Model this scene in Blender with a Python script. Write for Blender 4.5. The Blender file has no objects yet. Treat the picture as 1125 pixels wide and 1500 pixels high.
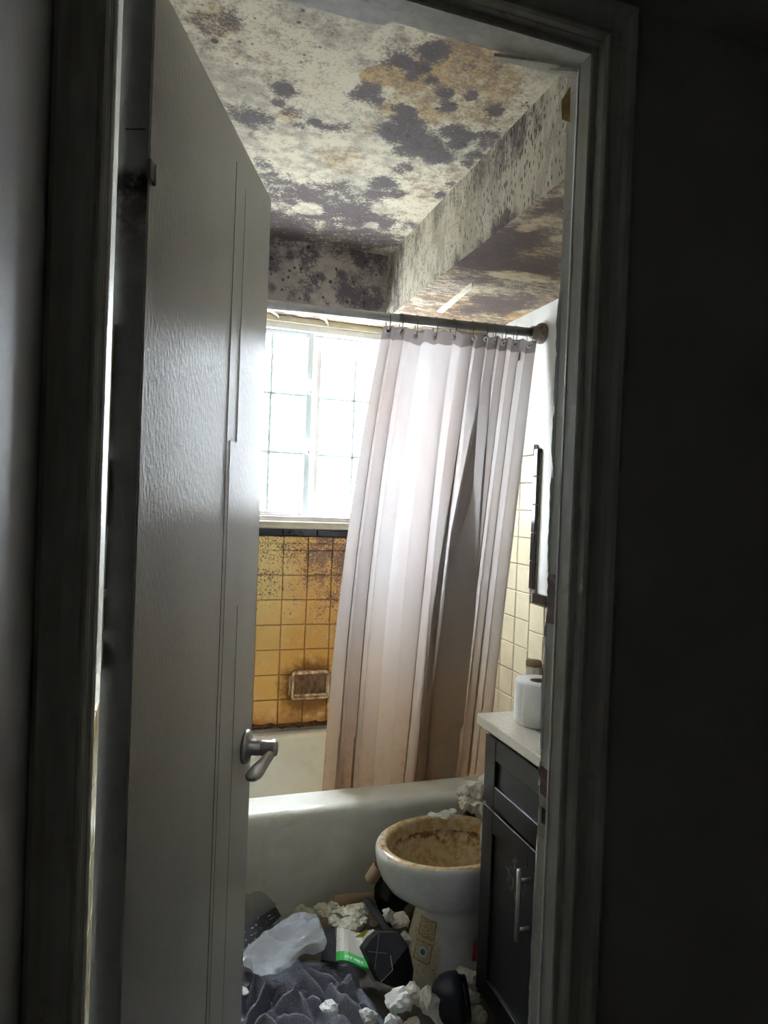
import bpy, bmesh, math, random
import numpy as np
from mathutils import Vector, Matrix, noise as mnoise

random.seed(7)
S = bpy.context.scene
COL = S.collection

# ------------------------------------------------------------------ camera
F_PX, YAW, PITCH, ROLL, CZ = 987.2, .32129, -.01203, .03903, 1.40
_f = np.array([math.sin(YAW)*math.cos(PITCH), math.cos(YAW)*math.cos(PITCH), math.sin(PITCH)])
_r = np.array([math.cos(YAW), -math.sin(YAW), 0.]); _u = np.cross(_r, _f)
CAMR = math.cos(ROLL)*_r + math.sin(ROLL)*_u
CAMU = -math.sin(ROLL)*_r + math.cos(ROLL)*_u
cd = bpy.data.cameras.new('camera'); cam = bpy.data.objects.new('camera', cd); COL.objects.link(cam)
cd.sensor_fit = 'VERTICAL'; cd.sensor_height = 36.0; cd.lens = F_PX/1500*36.0; cd.clip_start = .01
cam.matrix_world = Matrix(((CAMR[0], CAMU[0], -_f[0], 0), (CAMR[1], CAMU[1], -_f[1], 0),
                           (CAMR[2], CAMU[2], -_f[2], CZ), (0, 0, 0, 1)))
S.camera = cam

def hit(px, py, ax, v):
    """photo pixel -> point on the plane axis ax = v (world metres)"""
    d = CAMR*(px-562.5)/F_PX + CAMU*(750-py)/F_PX + _f
    o = np.array([0, 0, CZ]); t = (v-o[ax])/d[ax]
    return Vector(o+d*t)

# ------------------------------------------------------------------ light
W = bpy.data.worlds.new('overcast'); S.world = W; W.use_nodes = True
wt = W.node_tree; bg = wt.nodes['Background']; bg.inputs[1].default_value = 9.0
wc = wt.nodes.new('ShaderNodeTexCoord'); ws = wt.nodes.new('ShaderNodeSeparateXYZ'); wr = wt.nodes.new('ShaderNodeValToRGB')
wt.links.new(wc.outputs['Generated'], ws.inputs[0]); wm = wt.nodes.new('ShaderNodeMath'); wm.operation = 'MULTIPLY_ADD'
wm.inputs[1].default_value = .5; wm.inputs[2].default_value = .5; wt.links.new(ws.outputs[2], wm.inputs[0]); wt.links.new(wm.outputs[0], wr.inputs[0])
# overcast sky: three times brighter overhead than at the horizon; grey ground below
wr.color_ramp.elements[0].position = 0; wr.color_ramp.elements[0].color = (.42, .42, .40, 1)
wr.color_ramp.elements[1].position = 1; wr.color_ramp.elements[1].color = (2.75, 2.95, 3.1, 1)
for p_, c_ in ((.47, (.46, .46, .44, 1)), (.50, (.93, .97, 1.0, 1))):
    e_ = wr.color_ramp.elements.new(p_); e_.color = c_
wt.links.new(wr.outputs[0], bg.inputs[0])
S.view_settings.view_transform = 'Standard'; S.view_settings.look = 'None'
S.view_settings.gamma = 1; S.view_settings.exposure = 1.75; S.view_settings.use_curve_mapping = False

# ------------------------------------------------------------------ layout (metres, camera over the origin)
XL, XR, YB, YF = -.095, 1.40, 2.94, .86      # bathroom walls: left, right, back; bathroom face of the door wall
ZC, ZS, XS, YS = 2.47, 2.20, .90, 2.78       # ceiling, soffit underside, soffit side face, soffit back face
YH, HX = .785, -.121                         # hall face of the door wall, hall left wall
JL, JR, ZH = -.065, .5436, 2.03               # door opening
YT, ZT = 2.16, .385                          # tub front, tub rim

# ------------------------------------------------------------------ node helpers
class NT:
    def __init__(s, name, rough=.6):
        s.m = bpy.data.materials.new(name); s.m.use_nodes = True
        s.t = s.m.node_tree; s.b = s.t.nodes['Principled BSDF']; s.out = s.t.nodes['Material Output']
        s.b.inputs['Roughness'].default_value = rough
    def n(s, typ, **kw):
        nd = s.t.nodes.new(typ)
        for k, v in kw.items():
            if k.startswith('_'): setattr(nd, k[1:], v)
        return nd
    def put(s, sock, v):
        if isinstance(v, bpy.types.NodeSocket): s.t.links.new(v, sock)
        elif isinstance(v, (tuple, list)) and len(v) == 3 and sock.type == 'RGBA': sock.default_value = (*v, 1)
        else: sock.default_value = v
    def pos(s): return s.n('ShaderNodeNewGeometry').outputs['Position']
    def objc(s): return s.n('ShaderNodeTexCoord').outputs['Object']
    def gen(s): return s.n('ShaderNodeTexCoord').outputs['Generated']
    def attr(s, a):
        nd = s.n('ShaderNodeAttribute'); nd.attribute_name = a; return nd.outputs['Fac']
    def scale(s, v, sc):
        nd = s.n('ShaderNodeVectorMath', _operation='MULTIPLY'); s.put(nd.inputs[0], v); nd.inputs[1].default_value = sc
        return nd.outputs[0]
    def noise(s, vec, sc, det=6, rough=.6, dist=0):
        nd = s.n('ShaderNodeTexNoise'); s.put(nd.inputs['Vector'], vec)
        nd.inputs['Scale'].default_value = sc; nd.inputs['Detail'].default_value = det
        nd.inputs['Roughness'].default_value = rough; nd.inputs['Distortion'].default_value = dist
        return nd.outputs['Fac']
    def voro(s, vec, sc):
        nd = s.n('ShaderNodeTexVoronoi'); s.put(nd.inputs['Vector'], vec); nd.inputs['Scale'].default_value = sc
        return nd
    def math(s, op, a, b=0., c=0.):
        nd = s.n('ShaderNodeMath', _operation=op)
        s.put(nd.inputs[0], a); s.put(nd.inputs[1], b); s.put(nd.inputs[2], c); return nd.outputs[0]
    def ramp(s, v, a, b, lo=0., hi=1.):
        nd = s.n('ShaderNodeMapRange', _interpolation_type='SMOOTHSTEP'); s.put(nd.inputs['Value'], v)
        nd.inputs['From Min'].default_value = a; nd.inputs['From Max'].default_value = b
        nd.inputs['To Min'].default_value = lo; nd.inputs['To Max'].default_value = hi
        return nd.outputs['Result']
    def mix(s, f, a, b):
        nd = s.n('ShaderNodeMix', _data_type='RGBA')
        s.put(nd.inputs[0], f); s.put(nd.inputs[6], a); s.put(nd.inputs[7], b); return nd.outputs[2]
    def sep(s, v):
        nd = s.n('ShaderNodeSeparateXYZ'); s.put(nd.inputs[0], v); return nd.outputs
    def bump(s, h, strength=.3, dist=.01):
        nd = s.n('ShaderNodeBump'); s.put(nd.inputs['Height'], h)
        nd.inputs['Strength'].default_value = strength; nd.inputs['Distance'].default_value = dist
        s.t.links.new(nd.outputs[0], s.b.inputs['Normal'])
    def color(s, c): s.put(s.b.inputs['Base Color'], c); return s
    def set(s, **kw):
        for k, v in kw.items(): s.put(s.b.inputs[k.replace('_', ' ')], v)
        return s

def mat_plain(name, c, rough=.6, var=.25, sc=18, bump=.15, metal=0, coord='obj', dirt=None, dirt_amt=.5):
    t = NT(name, rough); p = t.objc() if coord == 'obj' else t.pos()
    n1 = t.noise(p, sc, 6, .6); n2 = t.noise(p, sc*6, 5, .6)
    dark = tuple(x*(1-var) for x in c)
    col = t.mix(t.ramp(n1, .35, .7), c, dark)
    if dirt: col = t.mix(t.math('MULTIPLY', t.ramp(t.noise(p, sc*.6, 8, .7, .4), .52, .68), dirt_amt), col, dirt)
    t.color(col); t.b.inputs['Metallic'].default_value = metal
    if bump: t.bump(n2, bump, .004)
    return t.m

def mat_mold(name, base, base2, mold, stain, stain2, stretch=(1, 1, 1), spotsc=34):
    t = NT(name, .85); p = t.scale(t.pos(), stretch)
    n1 = t.noise(p, 7, 8, .62, .3); n2 = t.noise(p, 26, 8, .68); n3 = t.noise(p, 120, 5, .7); n4 = t.noise(p, 3.2, 6, .6)
    s1 = t.math('SUBTRACT', n1, .5); s2 = t.math('SUBTRACT', n2, .5); s3 = t.math('SUBTRACT', n3, .5)
    col = t.mix(t.ramp(t.math('ADD', n4, t.math('MULTIPLY', s2, .8)), .42, .62), base, base2)
    # yellow and brown water stains
    st = t.math('ADD', t.attr('stain'), t.math('ADD', t.math('MULTIPLY', s1, .7), t.math('MULTIPLY', s2, .55)))
    col = t.mix(t.ramp(st, .38, .75, 0, .93), col, t.mix(t.ramp(t.math('ADD', n2, t.math('MULTIPLY', s3, .9)), .40, .62), stain, stain2))
    # brown speckle in the stained field
    sp = t.math('ADD', t.math('MULTIPLY', t.attr('speck'), .55), t.math('MULTIPLY', s3, 1.5))
    sp = t.math('ADD', sp, t.math('MULTIPLY', s2, .8))
    col = t.mix(t.ramp(sp, .22, .56, 0, .72), col, tuple(x*1.15 for x in stain2))
    # black mould
    m = t.math('ADD', t.attr('mold'), t.math('ADD', t.math('MULTIPLY', s1, .60), t.math('MULTIPLY', s2, 1.25)))
    m = t.math('ADD', m, t.math('MULTIPLY', s3, 1.5))
    k = t.ramp(m, .20, .74)
    mc = t.mix(t.ramp(t.math('ADD', n2, t.math('MULTIPLY', s3, .8)), .34, .66), mold, tuple(min(1, x*2.2+.012) for x in mold))
    col = t.mix(t.math('MULTIPLY', k, .96), col, mc)
    # round colonies
    v = t.voro(t.mix(.12, p, t.n('ShaderNodeTexNoise').outputs['Color']) if False else p, spotsc)
    rnd = t.sep(v.outputs['Color'])[0]
    thr = t.math('MULTIPLY', t.attr('spot'), t.math('MULTIPLY', t.math('POWER', rnd, 2.2), .52))
    d = t.math('SUBTRACT', thr, t.math('ADD', v.outputs['Distance'], t.math('MULTIPLY', s3, .25)))
    col = t.mix(t.ramp(d, -.06, .10, 0, .92), col, mold)
    t.color(col)
    h = t.math('ADD', t.math('MULTIPLY', n2, .6), t.math('MULTIPLY', n3, .4))
    t.bump(h, .45, .006)
    return t.m

MAT = {}
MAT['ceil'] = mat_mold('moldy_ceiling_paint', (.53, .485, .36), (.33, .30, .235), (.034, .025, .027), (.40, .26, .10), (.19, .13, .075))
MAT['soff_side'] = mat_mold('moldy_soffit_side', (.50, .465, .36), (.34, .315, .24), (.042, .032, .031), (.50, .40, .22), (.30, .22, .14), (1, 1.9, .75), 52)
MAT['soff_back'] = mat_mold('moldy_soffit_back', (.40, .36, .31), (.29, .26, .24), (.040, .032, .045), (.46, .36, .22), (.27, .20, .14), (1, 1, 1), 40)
MAT['soff_under'] = mat_mold('moldy_soffit_underside', (.54, .46, .32), (.36, .24, .12), (.046, .031, .030), (.56, .34, .11), (.22, .13, .08), (1, 2.1, 1), 30)

def mat_wall_paint():
    t = NT('bathroom_wall_paint', .55); p = t.pos()
    n = t.noise(p, 5, 6, .6); n2 = t.noise(p, 40, 8, .65)
    col = t.mix(t.ramp(n, .4, .65), (.56, .56, .52), (.46, .45, .41))
    col = t.mix(t.ramp(t.noise(p, 14, 8, .75, .5), .62, .72, 0, .7), col, (.34, .25, .16))
    t.color(col); t.bump(n2, .2, .004); return t.m
MAT['wall'] = mat_wall_paint()
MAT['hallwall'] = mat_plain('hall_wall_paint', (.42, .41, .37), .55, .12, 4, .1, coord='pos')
MAT['hallleft'] = mat_plain('hall_side_wall_paint', (.50, .50, .50), .5, .1, 4, .1, coord='pos', dirt=(.2, .18, .17), dirt_amt=.25)
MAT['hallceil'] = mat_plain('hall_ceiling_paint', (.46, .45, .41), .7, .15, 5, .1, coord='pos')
MAT['grime'] = mat_plain('grimy_floor', (.20, .17, .13), .7, .4, 10, .3, coord='pos', dirt=(.06, .05, .04), dirt_amt=.8)
def mat_casing(name, c, chip=.0):
    t = NT(name, .38); p = t.pos()
    n = t.noise(t.scale(p, (1, 1, .12)), 60, 5, .6); n2 = t.noise(p, 9, 8, .7, .4)
    col = t.mix(t.ramp(n, .35, .7), c, tuple(x*.8 for x in c))
    col = t.mix(t.ramp(n2, .60, .72, 0, .75), col, (.22, .17, .12))
    t.color(col); t.bump(t.noise(t.scale(p, (1, 1, .2)), 90, 5, .6), .25, .003); return t.m
MAT['casing'] = mat_casing('painted_casing', (.56, .55, .48))
MAT['jamb'] = mat_casing('painted_jamb', (.56, .55, .49))
MAT['rot'] = mat_plain('rotten_wood', (.16, .07, .035), .8, .6, 60, .8, dirt=(.34, .19, .06), dirt_amt=.8)
MAT['flake'] = mat_plain('paint_flake', (.70, .66, .56), .5, .3, 30, .3)
MAT['flake_ochre'] = mat_plain('paint_flake_ochre', (.62, .42, .14), .5, .4, 30, .3)

def mat_door():
    t = NT('door_paint', .30); p = t.objc()
    g = t.noise(t.scale(p, (1, 1, .35)), 210, 4, .55); n = t.noise(p, 3, 5, .6)
    col = t.mix(t.ramp(n, .35, .7), (.62, .60, .555), (.54, .525, .49))
    sp = t.noise(p, 38, 4, .8)
    col = t.mix(t.ramp(sp, .74, .78, 0, .7), col, (.16, .12, .10))
    t.color(col); t.bump(g, .35, .0035); return t.m
MAT['door'] = mat_door()
def mat_door_edge():
    t = NT('door_edge_paint', .42); p = t.objc(); z = t.sep(p)[2]
    n = t.noise(p, 30, 8, .7)
    base = t.mix(t.ramp(n, .35, .7), (.62, .62, .60), (.52, .52, .51))
    # mould streak below the upper hinge
    band = t.math('MULTIPLY', t.ramp(z, 1.66, 1.755), t.math('SUBTRACT', 1, t.ramp(z, 1.765, 1.80)))
    blk = t.math('MULTIPLY', t.ramp(z, 1.745, 1.765), t.math('SUBTRACT', 1, t.ramp(z, 1.775, 1.792)))
    col = t.mix(t.math('MULTIPLY', band, t.ramp(n, .30, .62)), base, (.17, .11, .12))
    col = t.mix(t.math('MULTIPLY', blk, t.ramp(n, .25, .5)), col, (.02, .016, .02))
    t.color(col); t.bump(t.noise(t.scale(p, (1, 1, .3)), 70, 5), .3, .004); return t.m
MAT['dooredge'] = mat_door_edge()

def mat_tile_stained():
    t = NT('stained_wall_tile', .22); p = t.pos(); q = t.sep(p)
    n1 = t.noise(p, 5, 7, .6); n2 = t.noise(p, 22, 8, .7); n3 = t.noise(p, 110, 5, .7)
    z = t.math('ADD', q[2], t.math('MULTIPLY', t.math('SUBTRACT', n1, .5), .35))
    base = t.mix(t.ramp(z, .40, 1.15), (.80, .44, .10), (.76, .58, .26))
    xx = t.math('ADD', q[0], t.math('MULTIPLY', t.math('SUBTRACT', n1, .5), .3))
    base = t.mix(t.math('MULTIPLY', t.ramp(xx, .45, .62), .75), base, (.66, .34, .08))
    base = t.mix(t.ramp(n2, .52, .70, 0, .6), base, (.80, .64, .33))
    # rust brown along the foot; stain and painted-in shadow around the soap dish
    foot = t.math('SUBTRACT', 1, t.ramp(t.math('ADD', q[2], t.math('MULTIPLY', t.math('SUBTRACT', n2, .5), .22)), .40, .50))
    base = t.mix(t.math('MULTIPLY', foot, .8), base, (.40, .15, .03))
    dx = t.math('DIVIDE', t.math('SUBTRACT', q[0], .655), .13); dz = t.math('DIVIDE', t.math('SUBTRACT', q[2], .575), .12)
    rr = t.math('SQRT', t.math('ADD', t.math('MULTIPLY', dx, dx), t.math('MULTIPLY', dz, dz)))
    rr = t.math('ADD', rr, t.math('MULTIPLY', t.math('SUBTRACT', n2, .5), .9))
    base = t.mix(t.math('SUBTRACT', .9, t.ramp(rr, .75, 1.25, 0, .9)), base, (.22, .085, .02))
    # mould specks that thicken towards the cap
    up = t.ramp(q[2], .55, 1.2)
    up = t.math('ADD', up, t.math('MULTIPLY', t.ramp(xx, .55, .75), .35))
    m = t.math('ADD', t.math('MULTIPLY', up, .42), t.math('ADD', t.math('MULTIPLY', t.math('SUBTRACT', n3, .5), 1.5), t.math('MULTIPLY', t.math('SUBTRACT', n2, .5), 1.0)))
    col = t.mix(t.ramp(m, .38, .60, 0, .9), base, (.13, .055, .040))
    t.color(col); t.bump(n2, .1, .003); return t.m
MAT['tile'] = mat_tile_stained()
MAT['tile_clean'] = mat_plain('cream_wall_tile', (.64, .57, .40), .18, .12, 10, .04, coord='pos')
MAT['grout'] = mat_plain('dirty_grout', (.34, .19, .08), .8, .5, 30, .3, coord='pos')
MAT['grout_pale'] = mat_plain('cream_grout', (.30, .25, .18), .8, .4, 30, .3, coord='pos')
MAT['black_tile'] = mat_plain('black_glazed_trim', (.012, .012, .018), .10, .2, 20, .04, coord='pos')
def mat_soap():
    t = NT('stained_soap_dish_ceramic', .2); p = t.pos()
    n = t.noise(t.scale(p, (1, 1, .35)), 40, 7, .7)
    col = t.mix(t.ramp(n, .40, .62), (.84, .66, .42), (.34, .17, .06))
    t.color(col); return t.m
MAT['soap'] = mat_soap()
def mat_soapin():
    t = NT('rust_streaked_dish_back', .35); p = t.pos(); z = t.sep(p)[2]
    n = t.noise(t.scale(p, (1, 1, .25)), 60, 7, .7)
    t.color(t.mix(t.ramp(n, .38, .62), (.16, .075, .03), (.36, .25, .15))); return t.m
MAT['soap_in'] = mat_soapin()
MAT['winframe'] = mat_plain('white_window_metal', (.80, .82, .82), .35, .1, 12, .05, dirt=(.35, .30, .25), dirt_amt=.3)
def mat_muntin():
    t = NT('white_vinyl_bar_glare', .4); t.color((.78, .84, .84))
    tl = t.n('ShaderNodeBsdfTranslucent'); tl.inputs[0].default_value = (.75, .88, .90, 1); mx = t.n('ShaderNodeMixShader'); mx.inputs[0].default_value = .085  # translucency imitates window glare, giving the backlit bars a pale glow
    t.t.links.new(t.b.outputs[0], mx.inputs[1]); t.t.links.new(tl.outputs[0], mx.inputs[2]); t.t.links.new(mx.outputs[0], t.out.inputs[0]); return t.m
MAT['muntin'] = mat_muntin()
MAT['mullion'] = mat_plain('pinkish_window_metal', (.74, .68, .66), .4, .15, 14, .05, dirt=(.30, .22, .20), dirt_amt=.4)
MAT['winwood'] = mat_plain('cream_window_trim', (.56, .51, .38), .5, .2, 9, .2, coord='pos', dirt=(.34, .24, .14), dirt_amt=.6)
def mat_pane():
    t = NT('frosted_window_glass')
    tr = t.n('ShaderNodeBsdfTransparent'); tr.inputs[0].default_value = (.96, .98, 1, 1)
    tl = t.n('ShaderNodeBsdfTranslucent'); tl.inputs[0].default_value = (.95, .97, 1, 1)
    mx = t.n('ShaderNodeMixShader'); mx.inputs[0].default_value = .35
    t.t.links.new(tr.outputs[0], mx.inputs[1]); t.t.links.new(tl.outputs[0], mx.inputs[2])
    t.t.links.new(mx.outputs[0], t.out.inputs[0]); return t.m
MAT['pane'] = mat_pane()
def mat_tub():
    t = NT('enamel_tub', .22); p = t.pos(); q = t.sep(p)
    n = t.noise(p, 8, 7, .65); n2 = t.noise(t.scale(p, (1, 1, 2.4)), 45, 7, .75)
    col = t.mix(t.ramp(n, .4, .7), (.84, .84, .78), (.76, .75, .67))
    col = t.mix(t.ramp(t.noise(p, 6, 8, .7, .5), .56, .70, 0, .4), col, (.56, .52, .36))
    col = t.mix(t.ramp(n2, .66, .74, 0, .7), col, (.16, .14, .10))
    # ochre film inside the basin
    ins = t.math('MULTIPLY', t.ramp(q[1], 2.5, 2.72), t.ramp(t.math('ADD', q[0], t.math('MULTIPLY', t.math('SUBTRACT', n, .5), .2)), .15, .85))
    col = t.mix(t.math('MULTIPLY', ins, .5), col, (.78, .62, .36))
    t.color(col); return t.m
MAT['tub'] = mat_tub()
MAT['steel'] = mat_plain('brushed_steel', (.50, .49, .48), .30, .2, 30, .03, metal=1)
MAT['chrome'] = mat_plain('dull_chrome', (.55, .55, .57), .30, .15, 30, .03, metal=.35)
MAT['rodsteel'] = mat_plain('grimy_rod_metal', (.22, .21, .20), .32, .3, 30, .03, metal=.5)
MAT['rust'] = mat_plain('rusted_flange', (.24, .20, .16), .5, .5, 60, .3, metal=.4, dirt=(.10, .05, .02), dirt_amt=.8)
MAT['darkring'] = mat_plain('dark_ring_metal', (.16, .14, .13), .35, .3, 30, .03, metal=1)

def mat_curtain(name, a, b, stain_bounce_on=True, trans=.55):
    t = NT(name, .5); p = t.pos(); q = t.sep(p)
    n1 = t.noise(t.scale(p, (1, 1, .35)), 6, 6, .6); n2 = t.noise(p, 28, 7, .7); n3 = t.noise(p, 130, 4, .7)
    col = t.mix(t.ramp(n1, .35, .7), a, b)
    if stain_bounce_on:
        zz = t.math('ADD', q[2], t.math('MULTIPLY', t.math('SUBTRACT', n1, .5), .7))
        low = t.math('SUBTRACT', 1, t.ramp(zz, .40, 1.20))  # tan staining towards the foot, with warm bounce light painted into it
        col = t.mix(t.math('MULTIPLY', low, .85), col, (.54, .39, .26))
        edge = t.math('MULTIPLY', t.math('SUBTRACT', 1, t.ramp(zz, .30, .70)), t.ramp(n2, .50, .62))
        col = t.mix(t.math('MULTIPLY', edge, .5), col, (.50, .25, .07))
        band = t.math('MULTIPLY', t.ramp(q[2], .45, .75), t.math('SUBTRACT', 1, t.ramp(q[2], .95, 1.25)))
        sp = t.math('ADD', t.math('MULTIPLY', band, .16), t.math('ADD', t.math('MULTIPLY', t.math('SUBTRACT', n3, .5), 1.3), t.math('MULTIPLY', t.math('SUBTRACT', n2, .5), .7)))
        col = t.mix(t.ramp(sp, .42, .52, 0, .8), col, (.26, .13, .08))
    df = t.n('ShaderNodeBsdfDiffuse'); tl = t.n('ShaderNodeBsdfTranslucent')
    t.put(df.inputs[0], col); t.put(tl.inputs[0], col)
    bp = t.n('ShaderNodeBump'); bp.inputs['Strength'].default_value = .35; bp.inputs['Distance'].default_value = .006
    t.put(bp.inputs['Height'], t.noise(p, 20, 6, .6)); t.put(df.inputs['Normal'], bp.outputs[0])
    mx = t.n('ShaderNodeMixShader'); mx.inputs[0].default_value = trans
    t.t.links.new(df.outputs[0], mx.inputs[1]); t.t.links.new(tl.outputs[0], mx.inputs[2])
    t.t.links.new(mx.outputs[0], t.out.inputs[0]); return t.m
MAT['curtain'] = mat_curtain('shower_curtain_cloth', (.47, .445, .44), (.44, .385, .36), True, .40)
MAT['curtain_head'] = mat_curtain('curtain_header_mesh', (.26, .225, .22), (.22, .19, .185), False, .3)

def mat_toilet():
    t = NT('toilet_porcelain', .25); p = t.pos()
    n1 = t.noise(p, 12, 7, .65); n2 = t.noise(p, 45, 7, .7); n3 = t.noise(t.scale(p, (1, 1, 2)), 90, 6, .75)
    col = t.mix(t.ramp(n1, .4, .7), (.72, .74, .76), (.60, .61, .61))
    col = t.mix(t.ramp(n3, .66, .74, 0, .8), col, (.14, .11, .09))
    st = t.math('ADD', t.attr('stain'), t.math('MULTIPLY', t.math('SUBTRACT', n1, .5), .9))
    yel = t.mix(t.ramp(n2, .42, .60), (.64, .53, .35), (.52, .34, .13))
    col = t.mix(t.ramp(st, .25, .7), col, yel)
    br = t.math('ADD', t.attr('brown'), t.math('ADD', t.math('MULTIPLY', t.math('SUBTRACT', n2, .5), 1.1), t.math('MULTIPLY', t.math('SUBTRACT', n1, .5), .8)))
    col = t.mix(t.ramp(br, .42, .72, 0, .95), col, (.17, .07, .025))
    tan = t.math('ADD', t.attr('tan'), t.math('MULTIPLY', t.math('SUBTRACT', n2, .5), .8))
    col = t.mix(t.ramp(tan, .35, .75, 0, .9), col, t.mix(t.ramp(n3, .50, .66), (.62, .54, .36), (.30, .20, .10)))
    t.color(col); return t.m
MAT['toilet'] = mat_toilet()
MAT['water'] = mat_plain('murky_water', (.36, .24, .09), .08, .3, 20, 0)
MAT['espresso'] = mat_plain('espresso_wood', (.013, .0125, .0145), .34, .35, 14, .06)
def mat_vdoor():
    t = NT('scuffed_espresso_panel', .34); p = t.pos(); q = t.sep(p)
    n = t.noise(t.scale(p, (1, 1.6, .55)), 70, 6, .75, .4)
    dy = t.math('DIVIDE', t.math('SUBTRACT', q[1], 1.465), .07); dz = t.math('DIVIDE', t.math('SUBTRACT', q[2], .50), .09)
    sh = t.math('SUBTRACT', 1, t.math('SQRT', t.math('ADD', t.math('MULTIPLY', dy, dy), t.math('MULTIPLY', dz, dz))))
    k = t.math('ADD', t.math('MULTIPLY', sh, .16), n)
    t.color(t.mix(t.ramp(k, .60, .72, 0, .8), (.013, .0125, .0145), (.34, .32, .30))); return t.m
MAT['vdoor'] = mat_vdoor()
MAT['stone'] = mat_plain('cream_speckled_stone', (.70, .65, .55), .22, .14, 160, .03, dirt=(.40, .33, .24), dirt_amt=.25)
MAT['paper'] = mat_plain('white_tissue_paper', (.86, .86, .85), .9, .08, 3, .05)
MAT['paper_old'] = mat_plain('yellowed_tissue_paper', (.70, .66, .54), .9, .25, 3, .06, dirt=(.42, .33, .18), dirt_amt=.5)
MAT['paper_wet'] = mat_plain('offwhite_crumpled_paper', (.82, .78, .70), .9, .15, 3, .06)
MAT['card'] = mat_plain('brown_cardboard', (.42, .29, .18), .8, .2, 20, .1)
MAT['card_dark'] = mat_plain('inner_cardboard', (.38, .26, .16), .9, .2, 20, .1)
MAT['blackcard'] = mat_plain('black_card', (.016, .016, .022), .38, .3, 20, .06)
MAT['blackplastic'] = mat_plain('black_plastic_film', (.010, .010, .012), .22, .3, 16, .2)
MAT['bluegrey'] = mat_plain('blue_grey_crease', (.12, .13, .18), .5, .2)
MAT['greycard'] = mat_plain('grey_white_card', (.50, .49, .45), .6, .2)
MAT['charcoal'] = mat_plain('charcoal_felt', (.024, .024, .027), .9, .3, 30, .4)
MAT['navy'] = mat_plain('navy_rubber', (.018, .019, .036), .42, .3, 20, .05)
MAT['yellow'] = mat_plain('yellow_print', (.55, .44, .05), .6, .2)
MAT['red'] = mat_plain('red_wrapper', (.45, .03, .03), .4, .3)
MAT['hinge'] = mat_plain('painted_hinge', (.42, .40, .36), .5, .3)
def mat_towel():
    t = NT('grey_terry_towel', .95); p = t.objc()
    n = t.noise(p, 320, 4, .7); n1 = t.noise(p, 7, 5)
    t.color(t.mix(t.ramp(n, .35, .65), t.mix(n1, (.24, .25, .30), (.34, .35, .42)), (.13, .135, .165)))
    t.bump(n, .6, .003); return t.m
MAT['towel'] = mat_towel()
def mat_bag():
    t = NT('cloudy_plastic_bag', .25); p = t.objc()
    t.color((.50, .52, .55)).set(Roughness=.14)
    t.bump(t.noise(p, 40, 6, .6, .5), .35, .006)
    tr = t.n('ShaderNodeBsdfTransparent'); mx = t.n('ShaderNodeMixShader'); mx.inputs[0].default_value = .40
    t.t.links.new(tr.outputs[0], mx.inputs[1]); t.t.links.new(t.b.outputs[0], mx.inputs[2])
    t.t.links.new(mx.outputs[0], t.out.inputs[0]); return t.m
MAT['bag'] = mat_bag()
def mat_packet():
    t = NT('black_packet_with_white_print', .5); g = t.n('ShaderNodeUVMap').outputs[0]
    v = t.voro(t.scale(g, (26, 11, 1)), 1.0); r = t.sep(v.outputs['Color'])[0]
    q = t.sep(g)
    rows = t.math('LESS_THAN', t.math('FRACT', t.math('MULTIPLY', q[1], 3.2)), .38)
    k = t.math('MULTIPLY', t.math('MULTIPLY', t.math('GREATER_THAN', r, .66), t.math('LESS_THAN', v.outputs['Distance'], .33)), rows)
    t.color(t.mix(k, (.013, .013, .015), (.55, .55, .54))); return t.m
MAT['packet'] = mat_packet()
def mat_carton():
    t = NT('green_and_grey_printed_carton', .45); u = t.n('ShaderNodeUVMap').outputs[0]; q = t.sep(u)
    ic = t.voro(t.scale(u, (7, 5, 1)), 1.0); r = t.sep(ic.outputs['Color'])[0]
    row = t.math('MULTIPLY', t.math('GREATER_THAN', q[1], .34), t.math('LESS_THAN', q[1], .92))
    k = t.math('MULTIPLY', row, t.math('MULTIPLY', t.math('GREATER_THAN', r, .45), t.math('LESS_THAN', ic.outputs['Distance'], .30)))
    col = t.mix(t.math('MULTIPLY', k, .7), (.56, .54, .48), (.20, .22, .20))
    col = t.mix(t.math('LESS_THAN', q[1], .27), col, (.05, .52, .10))
    lt = t.math('MULTIPLY', t.math('MULTIPLY', t.math('GREATER_THAN', q[1], .08), t.math('LESS_THAN', q[1], .16)),
                t.math('MULTIPLY', t.math('GREATER_THAN', q[0], .22), t.math('LESS_THAN', q[0], .62)))
    lt = t.math('MULTIPLY', lt, t.math('GREATER_THAN', t.noise(t.scale(u, (34, 6, 1)), 1.0, 2), .47))
    t.color(t.mix(lt, col, (.75, .85, .75))); return t.m
MAT['carton'] = mat_carton()
def mat_sticker():
    t = NT('worn_square_sticker', .5); u = t.n('ShaderNodeUVMap').outputs[0]; q = t.sep(u)
    ax = t.math('ABSOLUTE', t.math('SUBTRACT', q[0], .5)); ay = t.math('ABSOLUTE', t.math('SUBTRACT', q[1], .5))
    e = t.math('MAXIMUM', ax, ay); n = t.noise(t.scale(u, (9, 9, 1)), 1.0, 6, .7)
    col = t.mix(t.ramp(n, .4, .6), (.60, .52, .36), (.42, .34, .20))
    col = t.mix(t.math('MULTIPLY', t.ramp(e, .40, .46), t.ramp(n, .38, .56)), col, (.26, .13, .06))
    return t, u, q, n, col
def mat_sticker_lines():
    t, u, q, n, col = mat_sticker()
    ln = t.math('GREATER_THAN', t.math('SINE', t.math('MULTIPLY', t.math('ADD', q[1], t.math('MULTIPLY', q[0], .25)), 40)), .35)
    ins = t.math('LESS_THAN', t.math('ABSOLUTE', t.math('SUBTRACT', q[0], .5)), .33)
    t.color(t.mix(t.math('MULTIPLY', t.math('MULTIPLY', ln, ins), t.ramp(n, .42, .56)), col, (.30, .17, .09))); return t.m
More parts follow.
